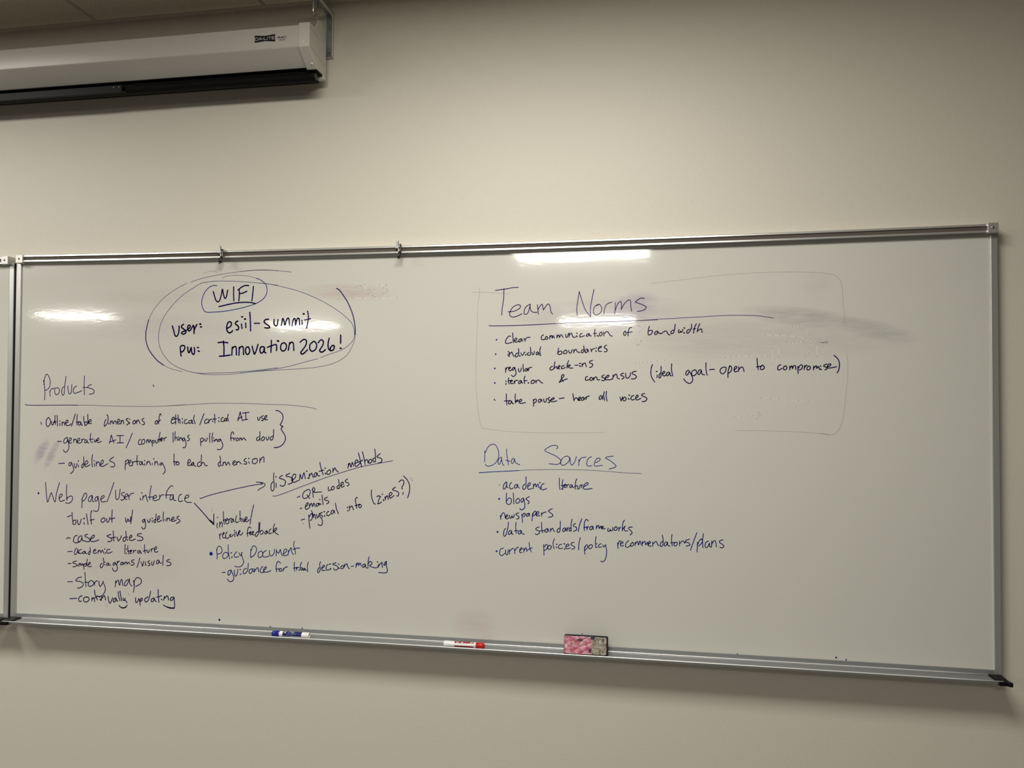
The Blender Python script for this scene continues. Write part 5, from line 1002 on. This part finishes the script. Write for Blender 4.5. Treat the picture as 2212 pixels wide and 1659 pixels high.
new_obj('badge_lettering', bm, M['labelwhite'], bg)
bm = bmesh.new()
text_mesh(bm, 'Model C', 0.0088, lambda u, v: (u + 0.9900, yf - 0.0003, v + 1.8182), 0.95, bold=0.00018)
text_mesh(bm, 'with CSR', 0.0050, lambda u, v: (u + 0.9945, yf - 0.0003, v + 1.8120), 1.0, bold=0.00012)
disc_y(bm, 0.9858, 1.8328, 0.0008, yf - 0.0002, yf - 0.0004, n=8)
on_front(bm)
new_obj('printed_lettering', bm, M['printgrey'], ps)

# ------------------------------------------------------------------ wall bracket and the link the screen hangs from
br = empty('wall_bracket', (1.0930, 0, ZB), 'grey steel angle bracket bolted to the wall at the end of the screen', 'bracket')
bm = bmesh.new()
box(bm, -0.0125, 0.0105, -0.0030, -0.0005, 1.8170, 1.9620)
new_obj('wall_plate', bm, M['zinc'], br, bevel=0.0006)
bm = bmesh.new()
box(bm, -0.0125, 0.0125, -0.2400, -0.0032, 1.9590, 1.9622)
new_obj('arm', bm, M['zinc'], br, bevel=0.0006)
bm = bmesh.new()
prism_x(bm, [(-0.0005, 1.8150), (-0.0120, 1.8190), (-0.0120, 1.9420), (-0.0180, 1.9490), (-0.2400, 1.9490), (-0.2400, 1.9588), (-0.0005, 1.9588)], 0.0106, 0.0128)
new_obj('side_flange', bm, M['paint_edge'], br, bevel=0.0005)
bm = bmesh.new()
vs = [(-0.0125, -0.003, 1.8172), (0.0130, -0.003, 1.8172), (0.0125, -0.011, 1.8178), (-0.0125, -0.003, 1.8196)]
bm.faces.new([bm.verts.new(v) for v in vs[:3]])
box(bm, -0.0125, 0.0104, -0.0090, -0.0032, 1.8170, 1.8182)
new_obj('foot_lip', bm, M['paint_edge'], br)
for z in (1.9164, 1.8330):
    bm = bmesh.new(); disc_y(bm, 0.0015, z, 0.0078, -0.0030, -0.0046, n=24)
    wsh = new_obj('washer', bm, M['zinc'], br)
    bm = bmesh.new(); disc_y(bm, 0.0015, z, 0.0038, -0.0045, -0.0082, n=6, dome=0.0008)
    new_obj('bolt', bm, M['darkchrome'], wsh)

lk = empty('chain_link', (1.0890, -0.1000, ZB + 1.9590), 'bright steel link and hook holding the screen under the bracket arm', 'hook')
bm = bmesh.new()
loop = [(0.0, -0.0150 + 0.0055 * math.cos(math.radians(a)), -0.0270 + (0.0200 if math.sin(math.radians(a)) >= 0 else -0.0200) + 0.0055 * math.sin(math.radians(a))) for a in range(0, 360, 20)]
tube(bm, loop, 0.0021, 10, True)
new_obj('upper_link', bm, M['chrome'], lk, smooth=True)
bm = bmesh.new()
loop = [(-0.0010 + 0.0042 * math.cos(math.radians(a)), 0.0050 + 0.010 * math.sin(math.radians(a)) * 0.4, -0.0400 + (0.0120 if math.sin(math.radians(a)) >= 0 else -0.0120) + 0.0055 * math.sin(math.radians(a))) for a in range(0, 360, 20)]
tube(bm, loop, 0.0018, 10, True)
new_obj('lower_link', bm, M['chrome'], lk, smooth=True)
bm = bmesh.new()
pts = [(-0.0005, 0.018, 0.006)] + [(-0.0005, 0.0125 + 0.008 * math.cos(math.radians(a)), -0.030 + 0.008 * math.sin(math.radians(a))) for a in range(60, 181, 20)] + [(-0.0005, 0.006, -0.046)] + [(-0.0005, 0.0150 + 0.009 * math.cos(math.radians(a)), -0.052 + 0.009 * math.sin(math.radians(a))) for a in range(180, 361, 20)]
tube(bm, pts, 0.0018, 10)
new_obj('hook', bm, M['chrome'], lk, smooth=True)
